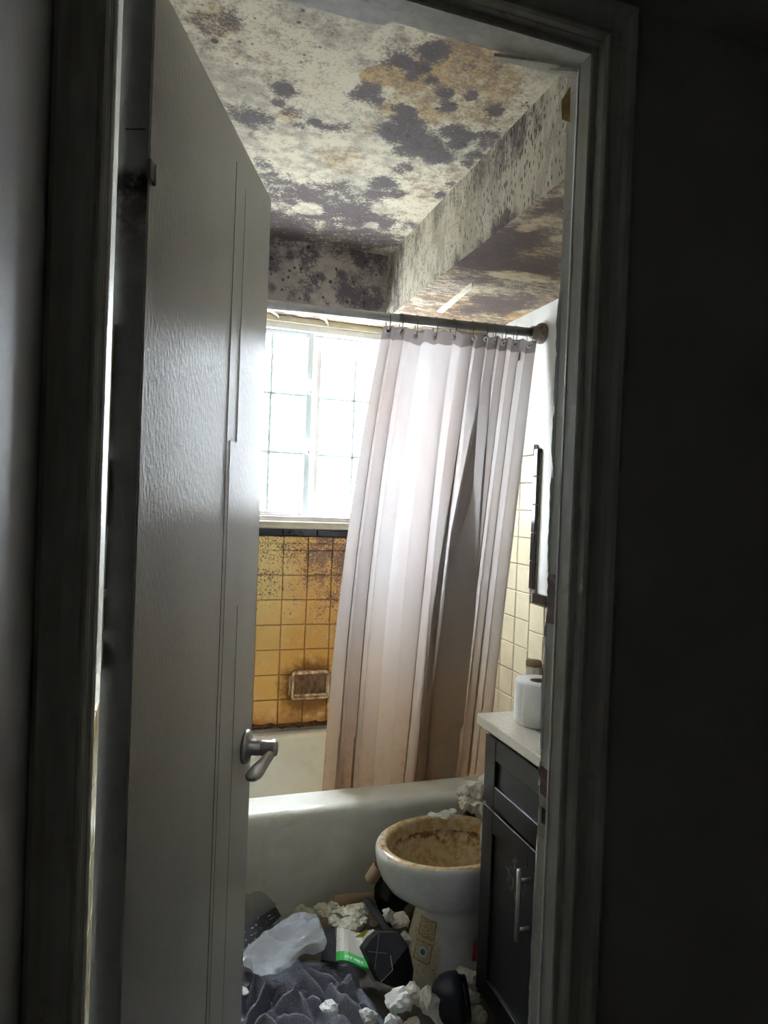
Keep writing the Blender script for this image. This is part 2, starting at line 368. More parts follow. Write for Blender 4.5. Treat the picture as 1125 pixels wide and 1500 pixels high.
def mat_sticker_dot():
    t, u, q, n, col = mat_sticker()
    dx = t.math('SUBTRACT', q[0], .48); dy = t.math('SUBTRACT', q[1], .5)
    d = t.math('SQRT', t.math('ADD', t.math('MULTIPLY', dx, dx), t.math('MULTIPLY', dy, dy)))
    col = t.mix(t.math('LESS_THAN', d, .24), col, (.60, .66, .62)); col = t.mix(t.math('LESS_THAN', d, .15), col, (.05, .22, .24))
    t.color(col); return t.m
MAT['st1'] = mat_sticker_lines(); MAT['st2'] = mat_sticker_dot()

# ------------------------------------------------------------------ mesh helpers
def tag(o, label=None, cat=None, group=None, kind=None):
    if label: o['label'] = label
    if cat: o['category'] = cat
    if group: o['group'] = group
    if kind: o['kind'] = kind
    return o
def link(name, me, mat=None, parent=None, smooth=False):
    o = bpy.data.objects.new(name, me); COL.objects.link(o)
    if mat is not None:
        me.materials.clear()
        for m in (mat if isinstance(mat, (list, tuple)) else [mat]): me.materials.append(MAT[m])
    if smooth: me.polygons.foreach_set('use_smooth', [True]*len(me.polygons))
    if parent is not None: o.parent = parent
    return o
def build(name, bm, mat, parent=None, smooth=False):
    bmesh.ops.recalc_face_normals(bm, faces=bm.faces)
    me = bpy.data.meshes.new(name); bm.to_mesh(me); bm.free()
    return link(name, me, mat, parent, smooth)
def pyd(name, v, f, mat, parent=None, smooth=False, uv=None):
    me = bpy.data.meshes.new(name); me.from_pydata([tuple(p) for p in v], [], f)
    if uv:
        l = me.uv_layers.new(name='UVMap')
        for lp in me.loops: l.data[lp.index].uv = uv[lp.vertex_index]
    me.update(); return link(name, me, mat, parent, smooth)
def empty(name, loc=(0, 0, 0), rz=0):
    o = bpy.data.objects.new(name, None); COL.objects.link(o); o.location = loc; o.rotation_euler = (0, 0, rz); return o
def addbox(bm, x0, x1, y0, y1, z0, z1, bev=0, seg=1):
    r = bmesh.ops.create_cube(bm, size=1)
    M = Matrix.Translation(((x0+x1)/2, (y0+y1)/2, (z0+z1)/2)) @ Matrix.Diagonal((abs(x1-x0), abs(y1-y0), abs(z1-z0), 1))
    bmesh.ops.transform(bm, matrix=M, verts=r['verts'])
    if bev:
        es = list({e for v in r['verts'] for e in v.link_edges})
        bmesh.ops.bevel(bm, geom=es, offset=bev, segments=seg, affect='EDGES', profile=.5)
    return bm
def box(*a, **k): return addbox(bmesh.new(), *a, **k)
def sweep(bm, pts, r, n=12, cap=True, prof=None):
    """tube of radius r (number or list) along pts"""
    pts = [Vector(p) for p in pts]; rings = []
    for i, p in enumerate(pts):
        d = (pts[min(i+1, len(pts)-1)]-pts[max(i-1, 0)]).normalized()
        a = d.cross(Vector((0, 0, 1)) if abs(d.z) < .9 else Vector((1, 0, 0))).normalized(); b = d.cross(a)
        rr = r[i] if isinstance(r, (list, tuple)) else r
        rings.append([bm.verts.new(p + (a*math.cos(2*math.pi*k/n) + b*math.sin(2*math.pi*k/n))*rr) for k in range(n)])
    for A, B in zip(rings, rings[1:]):
        for k in range(n): bm.faces.new((A[k], A[(k+1) % n], B[(k+1) % n], B[k]))
    if cap: bm.faces.new(rings[0]); bm.faces.new(rings[-1])
    return bm
def loft(rings, closed=True, cap0=True, cap1=True):
    bm = bmesh.new(); R = [[bm.verts.new(p) for p in r] for r in rings]; n = len(R[0])
    for A, B in zip(R, R[1:]):
        for k in range(n if closed else n-1): bm.faces.new((A[k], A[(k+1) % n], B[(k+1) % n], B[k]))
    if cap0: bm.faces.new(R[0])
    if cap1: bm.faces.new(R[-1])
    return bm
def lathe(bm, prof, c, axis=(0, 0, 1), n=32, cap=False):
    ax = Vector(axis).normalized(); a = ax.cross(Vector((1, 0, 0)) if abs(ax.x) < .9 else Vector((0, 1, 0))).normalized(); b = ax.cross(a)
    c = Vector(c); R = []
    for r, h in prof: R.append([bm.verts.new(c+ax*h+(a*math.cos(2*math.pi*k/n)+b*math.sin(2*math.pi*k/n))*max(r, 1e-5)) for k in range(n)])
    for A, B in zip(R, R[1:]):
        for k in range(n): bm.faces.new((A[k], A[(k+1) % n], B[(k+1) % n], B[k]))
    if cap: bm.faces.new(R[0]); bm.faces.new(R[-1])
    return bm

# ------------------------------------------------------------------ mould fields on gridded surfaces
def px_blobs(lst, ax, v):
    out = []
    for b in lst:
        px, py, r, val = b[:4]; asp = b[4] if len(b) > 4 else 1.0
        c = hit(px, py, ax, v); dep = (Vector(c)-Vector((0, 0, CZ))).dot(Vector(_f)); out.append((c, r*dep/F_PX*1.25, val, asp))
    return out
def field(P, blobs, base, ax):
    """P (n,3) -> max-blended soft blobs. asp stretches along the receding (y) direction"""
    acc = np.full(len(P), float(base))
    for c, r, val, asp in blobs:
        d = P-np.array(c); d = d.copy()
        if ax == 2: d[:, 1] /= asp
        elif ax == 0: d[:, 2] /= asp
        else: d[:, 2] /= asp
        q = np.sqrt((d**2).sum(1))/r
        w = np.clip(1.35-q*.85, 0, 1); w = w*w*(3-2*w)
        acc = acc*(1-w)+w*np.maximum(acc, val) if val >= base else acc*(1-w)+w*val
    return acc
def gridverts(o, u, v, nu, nv):
    o, u, v = map(np.array, (o, u, v)); a = np.linspace(0, 1, nu+1); b = np.linspace(0, 1, nv+1)
    P = (o[None, None]+a[:, None, None]*u+b[None, :, None]*v).reshape(-1, 3)
    f = [(i*(nv+1)+j, (i+1)*(nv+1)+j, (i+1)*(nv+1)+j+1, i*(nv+1)+j+1) for i in range(nu) for j in range(nv)]
    return P, f
def mold_object(name, patches):
    """patches: (origin,u,v,nu,nv,axis,value,material,dict(mold,stain,speck,spot)) each field = (base, blob list)"""
    V, Fc, MI = [], [], []; A = {k: [] for k in ('mold', 'stain', 'speck', 'spot')}; off = 0; mats = []
    for (o, u, v, nu, nv, ax, val, m, fl) in patches:
        P, f = gridverts(o, u, v, nu, nv); V.append(P); Fc += [tuple(i+off for i in q) for q in f]; off += len(P)
        if m not in mats: mats.append(m)
        MI += [mats.index(m)]*len(f)
        for k in A:
            base, bl = fl.get(k, (0, [])); A[k].append(field(P, px_blobs(bl, ax, val), base, ax))
    V = np.concatenate(V); me = bpy.data.meshes.new(name); me.from_pydata(V.tolist(), [], Fc)
    for k in A:
        at = me.attributes.new(k, 'FLOAT', 'POINT'); at.data.foreach_set('value', np.concatenate(A[k]).astype(np.float32))
    o = link(name, me, mats); me.polygons.foreach_set('material_index', MI); me.update()
    return o

ceil_mold = [(416,131,14,.85),(408,151,7,.8),(365,172,20,.62),(386,180,16,.62),(350,165,14,.55),(441,188,11,.8),(463,179,9,.8),(487,194,17,.8),(505,185,8,.5),
 (375,198,10,.5),(535,136,18,.75),(520,128,14,.45),(637,75,18,.8),(585,88,14,.7),(570,90,9,.5),(597,96,8,.8),(618,101,10,.85),(632,118,8,.75),(604,113,8,.6),
 (653,137,11,.85),(657,156,11,.85),(690,141,10,.8),(725,163,12,.75),(545,135,7,.7),(555,146,8,.6),(585,157,10,.75),(602,162,8,.75),
 (595,177,16,.8),(575,192,18,.75),(600,198,24,.85),(620,213,20,.85),(642,229,17,.9),(598,222,16,.7),(630,212,14,.8),(664,193,14,.85),(682,200,11,.8),(672,211,11,.9),(706,199,10,.7),
 (722,199,8,.7),(712,212,10,.65),(697,227,11,.8),(683,240,9,.75),(560,268,16,.8),(550,284,14,.75),(582,284,11,.7),(590,247,14,.6),(646,286,9,.8),(660,270,8,.7),(777,150,12,.8),(750,108,14,.45),
 (400,262,20,.6),(420,288,26,.62),(385,240,12,.6),(450,285,26,.66),(462,262,14,.6),(490,272,20,.66),(520,300,28,.68),(545,322,30,.72),(475,312,30,.72),(420,338,34,.8),(400,322,26,.7),
 (500,345,30,.68),(550,352,24,.8),(575,352,16,.7),(440,352,30,.6),(520,360,26,.66),(600,330,14,.45),(410,312,16,.45),(690,95,16,.35),(740,90,16,.4),(430,165,14,.35),(300,35,22,.42),(345,25,14,.4),(330,30,12,.5)]
ceil_light = [(452,306,14,-.35),(470,240,40,-.15),(500,215,30,-.15),(430,215,40,-.2),(790,120,40,-.3),(545,330,8,-.1),(560,306,12,-.2),(590,300,14,-.2),(490,110,30,-.1)]
ceil_stain = [(560,112,26,.95,.55),(585,118,26,.95,.5),(610,124,14,.9,.5),(545,118,14,.9),(572,102,14,.8),(420,171,16,.55),(540,187,10,.55),(600,160,40,.44),(660,110,60,.47),(700,150,50,.43),(640,150,40,.44),(640,260,40,.27),(620,285,30,.30),
 (500,235,40,.37),(590,255,20,.35),(310,30,40,.36),(340,40,26,.38),(450,175,16,.4),(690,80,40,.48),(740,110,30,.40),(560,345,10,.4)]
ceil_speck = [(660,110,80,.75),(700,160,60,.7),(620,150,50,.65),(640,265,50,.65),(500,235,50,.35),(320,30,60,.45),(400,60,70,.55),(430,100,60,.5),(370,90,60,.55),(560,290,40,.5),(580,310,30,.5)]
ceil_spot = [(300,45,40,.75),(400,25,60,.6),(650,190,90,.5),(720,190,50,.6),(450,170,80,.35)]
tmp = [(a, b, c*1.12, d+.02) for a, b, c, d in ceil_mold]+ceil_light
CE = mold_object('ceiling', [((XL-.03, YF-.02, ZC), (XS-XL+.06, 0, 0), (0, YS-YF+.05, 0), 110, 200, 2, ZC, 'ceil',
     dict(mold=(.04, tmp), stain=(.12, [(b[0], b[1], b[2], min(1, b[3]*(1.45 if b[2] >= 30 else 1.1)), *b[4:]) for b in ceil_stain]), speck=(.42, ceil_speck), spot=(.30, ceil_spot)))])
tag(CE, 'peeling cream bathroom ceiling blotched with black mould and an ochre stain', 'ceiling', kind='structure')

side_mold = [(820,125,10,.4,2),(790,160,14,.45,2),(760,190,20,.62,2),(735,215,20,.62,2),(700,245,18,.5,2),(670,280,16,.45,2),(640,310,14,.45,2),(610,345,12,.4,2),(585,385,14,.5,2),(575,410,16,.55,2),(580,440,14,.6,2),
 (745,330,22,.72),(728,345,20,.75),(700,365,14,.7),(670,390,12,.6),(640,410,12,.5),(780,290,14,.5),(815,240,14,.25),(800,250,20,-.2),(765,270,24,-.25),(690,330,30,-.1),(655,345,26,-.1)]
side_spot = [(800,150,60,.8),(760,200,60,1.0),(700,250,50,.7),(820,130,40,.7),(640,330,60,.5),(600,400,40,.6)]
back_mold = [(400,377,12,.75),(402,392,9,.7),(425,375,8,.7),(452,370,14,.75),(448,385,12,.7),(460,375,9,.8),(500,403,8,.85),(457,415,14,.75),(470,408,8,.7),(520,372,12,.8),(533,385,14,.85),(545,372,16,.75),(535,395,16,.6),
 (505,425,16,.75),(520,432,18,.75),(535,438,18,.8),(498,440,8,.8),(550,430,12,.7),(555,445,10,.7),(398,420,8,.7),(450,437,7,.7),(480,442,6,.7),(430,345,20,.55),(400,352,20,.65),(470,355,18,.6),(500,362,16,.55),(560,390,14,.7),(565,375,12,.75),(525,415,20,.5),(430,430,12,.5)]
under_mold = [(760,350,34,.85),(720,370,28,.85),(700,385,26,.85),(800,350,26,.65),(780,395,36,.75),(740,395,30,.85),(815,385,22,.7),(690,410,22,.6),(812,300,16,.7),(790,310,16,.6),(822,330,16,.45),(800,275,14,.7),(735,450,26,.85),(715,440,20,.8),(760,440,24,.75),(690,455,16,.75),(660,425,18,.5),(630,430,16,.5),
 (620,450,20,.5),(780,420,24,.5),(700,425,14,.4),(795,325,10,-.3),(820,350,10,-.2),(770,335,10,.0),(450,462,30,.5),(410,458,10,.7),(460,468,10,.6),(540,480,14,.5),
 (690,425,8,-.5),(675,437,8,-.5),(660,447,7,-.5),(765,405,26,-.1,.5),(740,403,20,-.05,.5),(780,465,24,-.2)]
under_stain = [(710,372,8,.9),(780,340,26,.5),(800,370,26,.55),(760,460,40,.55),(800,440,24,.5),(650,465,40,.5),(600,460,30,.3),(815,400,20,.5)]
SO = mold_object('soffit', [
 ((XS, YF-.02, ZS), (0, YS-YF+.02, 0), (0, 0, ZC-ZS+.01), 190, 30, 0, XS, 'soff_side', dict(mold=(.22, side_mold), stain=(.16, [(650,360,60,.25),(600,420,30,.35),(745,340,40,.3)]), speck=(.5, []), spot=(.75, side_spot))),
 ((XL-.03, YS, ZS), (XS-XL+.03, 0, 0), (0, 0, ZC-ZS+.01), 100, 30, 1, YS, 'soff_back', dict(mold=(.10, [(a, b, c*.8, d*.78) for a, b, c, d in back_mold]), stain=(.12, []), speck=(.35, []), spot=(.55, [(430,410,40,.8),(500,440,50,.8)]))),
 ((XS, YF-.02, ZS), (XR-XS+.03, 0, 0), (0, YB-YF+.05, 0), 50, 200, 2, ZS, 'soff_under', dict(mold=(.46, under_mold), stain=(.36, under_stain), speck=(.3, []), spot=(.2, []))),
 ((XL-.03, YS, ZS), (XS-XL+.03, 0, 0), (0, YB-YS+.03, 0), 100, 20, 2, ZS, 'soff_under', dict(mold=(.10, under_mold), stain=(.22, []), speck=(.2, []), spot=(.2, []))),
])
tag(SO, 'dropped L-shaped soffit with mould speckled sides and dark peeling underside', 'soffit', kind='structure')
# metal corner bead and a strip of torn tape under the soffit
def slabpts(name, pts, thick, nrm, mat, parent):
    nrm = Vector(nrm).normalized()*thick; pts = [Vector(p) for p in pts]; n = len(pts)
    v = [p for p in pts]+[p+nrm for p in pts]
    f = [tuple(range(n)), tuple(range(2*n-1, n-1, -1))]+[(i, (i+1) % n, n+(i+1) % n, n+i) for i in range(n)]
    bm = bmesh.new(); bv = [bm.verts.new(p) for p in v]
    for q in f: bm.faces.new([bv[i] for i in q])
    return build(name, bm, mat, parent)
slabpts('torn_tape', [hit(*p, 2, ZS) for p in ((691,414),(640,455),(648,458),(692,421))], .004, (0, 0, -1), 'flake', SO)
def curl(name, px, py, ax, v, size, mat, parent, nrm, seed):
    """a curling paint flake hanging off a surface"""
    r = random.Random(seed); c = hit(px, py, ax, v); nrm = Vector(nrm)
    a = nrm.cross(Vector((.3, .2, .9)) if abs(nrm.z) < .5 else Vector((r.uniform(-.4, .4), 1, 0))).normalized(); b = nrm.cross(a)
    ang = r.uniform(-.6, .6); a, b = a*math.cos(ang)+b*math.sin(ang), b*math.cos(ang)-a*math.sin(ang)
    nu, nv = 7, 5; V = []; L = size*r.uniform(.8, 1.2); Wd = size*r.uniform(.5, .8)
    for i in range(nu+1):
        for j in range(nv+1):
            u = i/nu; w = j/nv-.5; wid = Wd*(1-.55*u*u)*(1+.2*math.sin(7*u+seed))
            V.append(c+a*(L*(u-.5)*(1-.25*u*u))+b*(wid*w+.15*size*math.sin(3*u+seed))+nrm*(size*.42*u*u*(1+.3*w)+.001))
    f = [(i*(nv+1)+j, (i+1)*(nv+1)+j, (i+1)*(nv+1)+j+1, i*(nv+1)+j+1) for i in range(nu) for j in range(nv)]
    o = pyd(name, V, f, mat, parent, True); md = o.modifiers.new('s', 'SOLIDIFY'); md.thickness = .0012
    return o
for k, (px, py, s) in enumerate([(412,462,.05),(404,458,.04),(428,463,.045),(450,466,.04),(476,468,.05),(500,472,.045),(520,476,.05),(545,480,.04),(436,458,.04),(490,464,.04),(535,470,.04)]):
    curl('paint_flake', px, py, 2, ZS, s, 'flake', SO, (0, 0, -1), k+3)

# ------------------------------------------------------------------ room shell
tag(build('floor', box(XL-.1, XR+.1, YF-.1, YB+.1, -.05, 0), 'grime'), 'grimy brown bathroom floor under the rubbish', 'floor', kind='structure')
WX0, WX1, WZ0, WZ1 = .235, 1.045, 1.305, 2.175     # window opening
bm = bmesh.new()
addbox(bm, XL-.1, WX0, YB, YB+.12, 0, 2.6); addbox(bm, WX1, XR+.1, YB, YB+.12, 0, 2.6)
addbox(bm, WX0, WX1, YB, YB+.12, 0, WZ0); addbox(bm, WX0, WX1, YB, YB+.12, WZ1, 2.6)
WB = tag(build('wall_back', bm, 'wall'), 'window wall above the bathtub with rust stained tiles and black cap', 'wall', kind='structure')
WR = tag(build('wall_right', box(XR, XR+.1, YF-.1, YB+.1, 0, 2.6), 'wall'), 'pale painted wall behind the toilet and vanity', 'wall', kind='structure')
WL = tag(build('wall_left', box(XL-.1, XL, YF+.0, YB+.1, 0, 2.6), 'wall'), 'pale wall behind the open door with cream tile wainscot', 'wall', kind='structure')
build('bathroom_roof_slab', box(XL-.1, XR+.1, YF-.1, YB+.12, 2.56, 2.6), 'hallceil', CE)
# door wall: left stub, right part, over the door
bm = bmesh.new()
addbox(bm, -.40, JL-.012, YH, YF, 0, 2.6); addbox(bm, JR+.012, 2.6, YH, YF, 0, 2.6); addbox(bm, JL-.012, JR+.012, YH, YF, ZH+.052, 2.6)
WF = tag(build('wall_front', bm, 'hallwall'), 'dark unlit hall wall holding the bathroom doorway', 'wall', kind='structure')
bm = bmesh.new(); addbox(bm, JR+.016, XR, YF, YF+.004, 0, 2.56); addbox(bm, XL, JR+.016, YF, YF+.004, ZH+.016, 2.56)
tag(build('wall_front_inner', bm, 'wall'), 'pale inner face of the doorway wall inside the bathroom', 'wall', kind='structure')
tag(build('wall_hall_left', box(HX-.1, HX, -2.4, YH, 0, 2.6), 'hallleft'), 'grey hall side wall lit by the doorway', 'wall', kind='structure')
tag(build('wall_hall_right', box(1.9, 2.0, -2.4, YH, 0, 2.6), 'hallwall'), 'dark far end wall of the hall', 'wall', kind='structure')
tag(build('wall_hall_back', box(HX-.1, 2.0, -2.5, -2.4, 0, 2.6), 'hallwall'), 'dark hall wall facing the bathroom door', 'wall', kind='structure')
tag(build('ceiling_hall', box(HX-.1, 2.0, -2.5, YH, 2.095, 2.16), 'hallceil'), 'low dark hall ceiling above the door casing', 'ceiling', kind='structure')
tag(build('floor_hall', box(HX-.1, 2.0, -2.5, YF-.1, -.05, 0), 'grime'), 'dark hall floor before the doorway', 'floor', kind='structure')

# ------------------------------------------------------------------ tiles
PIT = .1095
def tile_mesh(w, h, d, name):
    bm = box(-w/2, w/2, -d, 0, -h/2, h/2)
    top = [e for e in bm.edges if all(v.co.y < -d+1e-6 for v in e.verts)]
    bmesh.ops.bevel(bm, geom=top, offset=.003, segments=1, affect='EDGES')
    bmesh.ops.recalc_face_normals(bm, faces=bm.faces); me = bpy.data.meshes.new(name); bm.to_mesh(me); bm.free(); return me
def place(me, name, loc, rz, parent, mat):
    if not me.materials: me.materials.append(MAT[mat])
    o = bpy.data.objects.new(name, me); COL.objects.link(o); o.parent = parent
    o.location = loc; o.rotation_euler = (random.uniform(-.006, .006), 0, rz+random.uniform(-.006, .006)); return o
ZB0 = 1.40-.985   # foot of the tile field
GAP = .0026
tm = tile_mesh(PIT-GAP, PIT-GAP, .012, 'tile'); tmn = tile_mesh(PIT-GAP, .030, .012, 'liner_tile'); cap = tile_mesh(.150, .030, .020, 'cap_tile')
SD = (.565, .748, .521, .657)   # soap dish
build('grout_bed', box(XL, XR, YB-.006, YB+.001, ZB0-.02, ZB0+7*PIT+.09), 'grout', WB)
x0 = .519-6*PIT
nx = 0
for i in range(-1, 15):
    xc = x0+(i+.5)*PIT
    for j in range(9):
        zc, me = (ZB0+(j+.5)*PIT, tm) if j < 7 else (ZB0+7*PIT+.0145+.031*(j-7), tmn)
        a0, a1 = xc-PIT/2, xc+PIT/2
        if a0 < XL-.05 or a1 > XR+.05: continue
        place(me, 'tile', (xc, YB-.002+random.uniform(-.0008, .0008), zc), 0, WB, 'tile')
zc = ZB0+7*PIT+.060+.017
for i in range(10):
    place(cap, 'cap_tile', (XL+.075+.152*i, YB, zc), 0, WB, 'black_tile')
# right wall: tub alcove field, vertical black trim, wainscot with black cap
tc = tile_mesh(PIT-GAP, PIT-GAP, .010, 'tile')
YTR = 2.31
build('grout_bed', box(XR-.006, XR+.001, YTR-.02, YB, .30, 1.62), 'grout_pale', WR)
build('grout_bed', box(XR-.006, XR+.001, YF, YTR+.02, .10, 1.04), 'grout_pale', WR)
for i in range(6):
    for j in range(11): place(tc, 'tile', (XR-.001, YTR+.012+(i+.5)*PIT, 1.615-(j+.5)*PIT), math.pi/2*-1, WR, 'tile_clean')
for i in range(13):
    for j in range(8): place(tc, 'tile', (XR-.001, YTR+.012-(i+.5)*PIT, 1.035-(j+.5)*PIT), math.pi/2*-1, WR, 'tile_clean')
vt = tile_mesh(.030, .108, .018, 'trim_tile'); ht = tile_mesh(.108, .040, .018, 'cap_tile')
for j in range(5): place(vt, 'trim_tile', (XR, YTR, 1.585-.11*j), -math.pi/2, WR, 'black_tile')
for i in range(13): place(ht, 'cap_tile', (XR, YTR-.015-.054-.11*i, 1.058), -math.pi/2, WR, 'black_tile')
ht2 = ht.copy(); ht2.materials.clear()
for i in range(6): place(ht2, 'cap_tile', (XR, YTR+.07+.11*i, 1.636), -math.pi/2, WR, 'tile_clean')
# left wall wainscot
build('grout_bed', box(XL-.001, XL+.006, YF+.02, YB, .0, 1.05), 'grout_pale', WL)
for i in range(18):
    for j in range(9): place(tc, 'tile', (XL+.001, YF+.08+(i+.5)*PIT, 1.045-(j+.5)*PIT), math.pi/2, WL, 'tile_clean')
for i in range(18): place(ht2, 'cap_tile', (XL, YF+.08+(i+.5)*PIT, 1.066), math.pi/2, WL, 'tile_clean')
# dark rotten joint along the tub
bm = bmesh.new(); pts = []
for k in range(60):
    x = XL+.01+k*(XR-XL-.02)/59; pts.append((x, YB-.012, ZB0-.004+.004*math.sin(k*1.7)))
sweep(bm, pts, [.009+.005*math.sin(k*2.3) for k in range(60)], 6); build('sealant_joint', bm, 'rot', WB, True)

# soap dish
sd = tag(empty('soap_dish', ((SD[0]+SD[1])/2, YB-.0135, (SD[2]+SD[3])/2)), 'recessed ceramic soap dish streaked with rust in the orange tiles', 'soap dish')
w, h = (SD[1]-SD[0])/2-.006, (SD[3]-SD[2])/2-.006
def rrect(w, h, r, y, n=5):
    out = []
    for cx, cz, a0 in ((w-r, h-r, 0), (-w+r, h-r, 90), (-w+r, -h+r, 180), (w-r, -h+r, 270)):
        for k in range(n+1):
            a = math.radians(a0+90*k/n); out.append((cx+r*math.cos(a), y, cz+r*math.sin(a)))
    return out
build('dish_frame', loft([rrect(w, h, .012, 0), rrect(w, h, .012, -.028), rrect(w-.004, h-.004, .011, -.036), rrect(w-.009, h-.009, .010, -.036), rrect(w-.013, h-.013, .009, -.026), rrect(w-.014, h-.014, .009, -.001)], True, True, False), 'soap', sd, True)
build('dish_recess', box(-w+.012, w-.012, -.002, .001, -h+.012, h-.012), 'soap_in', sd)
bm = bmesh.new(); sweep(bm, [(-w+.012, -.034, -h+.022), (w-.012, -.034, -h+.022)], .006, 8); build('dish_lip', bm, 'soap', sd, True)
bm = bmesh.new(); sweep(bm, [(-w-.004, -.012, h-.02), (-w-.004, -.018, 0), (-w-.004, -.012, -h+.02)], .007, 8); build('side_bead', bm, 'soap', sd, True)

# ------------------------------------------------------------------ window
win = tag(empty('window_1', ((WX0+WX1)/2, YB+.05, WZ0)), 'white sliding sash window with frosted panes above the bathtub', 'window', kind='structure')
def wbox(name, x0, x1, y0, y1, z0, z1, mat, par, bev=.003):
    cx, cy, cz = win.location; b = box(x0-cx, x1-cx, y0-cy, y1-cy, z0-cz, z1-cz, bev=bev); return build(name, b, mat, par)
y0, y1 = YB-.004, YB+.10
wbox('frame_head', WX0, WX1, y0, y1, WZ1-.032, WZ1, 'winframe', win); wbox('frame_foot', WX0, WX1, y0, y1, WZ0, WZ0+.026, 'mullion', win)
wbox('frame_side', WX0, WX0+.028, y0, y1, WZ0+.026, WZ1-.032, 'winframe', win); wbox('frame_side', WX1-.028, WX1, y0, y1, WZ0+.026, WZ1-.032, 'winframe', win)
XM = .632
def sash(name, xa, xb, yc, za, zb, st):
    s = wbox('sash', xa, xa+st[0], yc-.012, yc+.012, za, zb, st[2], win)
    for (p, q, r, t, nm, mt) in ((xb-st[1], xb, za, zb, 'sash_stile', st[3]), (xa+st[0], xb-st[1], zb-.020, zb, 'sash_rail', 'muntin'), (xa+st[0], xb-st[1], za, za+.020, 'sash_rail', 'mullion')):
        wbox(nm, p, q, yc-.012, yc+.012, r, t, mt, s)
    gx0, gx1, gz0, gz1 = xa+st[0], xb-st[1], za+.020, zb-.020
    xm = (gx0+gx1)/2; b = .0065
    zs_ = [gz0+(gz1-gz0)*k/3 for k in range(4)]
    wbox('muntin', xm-b, xm+b, yc-.010, yc+.002, gz0, gz1, 'muntin', s, .001)
    for k in (1, 2): wbox('muntin', gx0, gx1, yc-.0105, yc+.0015, zs_[k]-b, zs_[k]+b, 'muntin', s, .001)
    for k in range(3):
        for (p, q) in ((gx0, xm), (xm, gx1)): wbox('pane', p, q, yc+.003, yc+.006, zs_[k], zs_[k+1], 'pane', s, 0)
    return s
sl = sash('sash', WX0+.028, XM-.004, YB+.030, WZ0+.026, WZ1-.032, (.026, .030, 'muntin', 'muntin'))
sr = sash('sash', XM-.010, WX1-.028, YB+.062, WZ0+.026, WZ1-.032, (.050, .026, 'mullion', 'muntin'))
for z in (1.905, 1.640):
    l = wbox('latch', XM-.026, XM-.006, YB-.004, YB+.020, z-.035, z+.035, 'winframe', win, .006)
    wbox('latch_tab', XM-.021, XM-.013, YB-.012, YB-.003, z-.020, z+.020, 'chrome', l, .003)
wbox('head_trim', WX0-.05, WX1+.05, YB-.016, YB+.001, WZ1-.004, ZS, 'winwood', win); wbox('sill', XL+.01, XR-.01, YB-.018, YB+.02, ZB0+7*PIT+.093, WZ0+.003, 'winwood', win)

# ------------------------------------------------------------------ bathtub
def trect(x0, x1, y0, y1, r, z, n=6):
    out = []
    for cx, cy, a0 in ((x1-r, y1-r, 0), (x0+r, y1-r, 90), (x0+r, y0+r, 180), (x1-r, y0+r, 270)):
        for k in range(n+1):
            a = math.radians(a0+90*k/n); out.append((cx+r*math.cos(a), cy+r*math.sin(a), z))
    return out
tx0, tx1, ty0, ty1 = XL+.008, XR-.008, YT, YB-.006
cx, cy = (tx0+tx1)/2, (ty0+ty1)/2
tub = tag(empty('bathtub', (cx, cy, 0)), 'off-white enamel bathtub with grimy apron standing under the window', 'bathtub')
T = lambda pts: [(p[0]-cx, p[1]-cy, p[2]) for p in pts]
rings = [trect(tx0, tx1, ty0+.030, ty1, .012, 0), trect(tx0, tx1, ty0+.026, ty1, .012, .04), trect(tx0, tx1, ty0+.010, ty1, .012, .30), trect(tx0, tx1, ty0+.003, ty1, .014, .335)]
for a in range(0, 91, 15):
    q = math.radians(a); i = .028*(1-math.cos(q)); rings.append(trect(tx0+i*.3, tx1-i*.3, ty0+i, ty1-i*.3, .016, ZT-.028+.028*math.sin(q)))
rings.append(trect(tx0+.075, tx1-.085, ty0+.125, ty1-.045, .10, ZT))
for a in range(15, 91, 15):
    q = math.radians(a); i = .02*math.sin(q); rings.append(trect(tx0+.075+i, tx1-.085-i, ty0+.125+i, ty1-.045-i, .10, ZT-.02*(1-math.cos(q))))
rings += [trect(tx0+.11, tx1-.12, ty0+.16, ty1-.085, .11, .25), trect(tx0+.15, tx1-.14, ty0+.19, ty1-.115, .12, .12), trect(tx0+.20, tx1-.18, ty0+.24, ty1-.16, .12, .075)]
build('tub_shell', loft([T(r) for r in rings]), 'tub', tub, True)
bm = bmesh.new(); lathe(bm, [(.0, .004), (.022, .004), (.026, 0)], (tx1-.30-cx, 0, .075), n=20); build('drain', bm, 'chrome', tub, True)

# ------------------------------------------------------------------ shower rod, rings, curtain
YR = 2.325
RA, RB = Vector((XL+.004, YR, 1.40+.654)), Vector((XR-.012, YR, 1.40+.690))
def rodz(x): return RA.z+(RB.z-RA.z)*(x-RA.x)/(RB.x-RA.x)
rod = tag(empty('shower_rod', (XR, YR, RB.z)), 'dull metal shower rod spanning the tub below the soffit', 'shower rod')
bm = bmesh.new(); sweep(bm, [RA-rod.location, RB-rod.location], .0160, 20); build('tube', bm, 'chrome', rod, True)
bm = bmesh.new(); xj = .80; sweep(bm, [Vector((xj, YR, rodz(xj)))-rod.location, RB-rod.location], .0172, 20); build('sleeve', bm, 'rodsteel', rod, True)
def flange(x, s):
    bm = bmesh.new(); lathe(bm, [(.0, 0), (.040, 0), (.041, .012), (.036, .022), (.026, .026), (.024, .05), (.0, .05)], Vector((x, YR, rodz(x)))-rod.location, (s, 0, 0), 24); build('flange', bm, 'rust', rod, True)
flange(XR, -1); flange(XL+.008, 1)

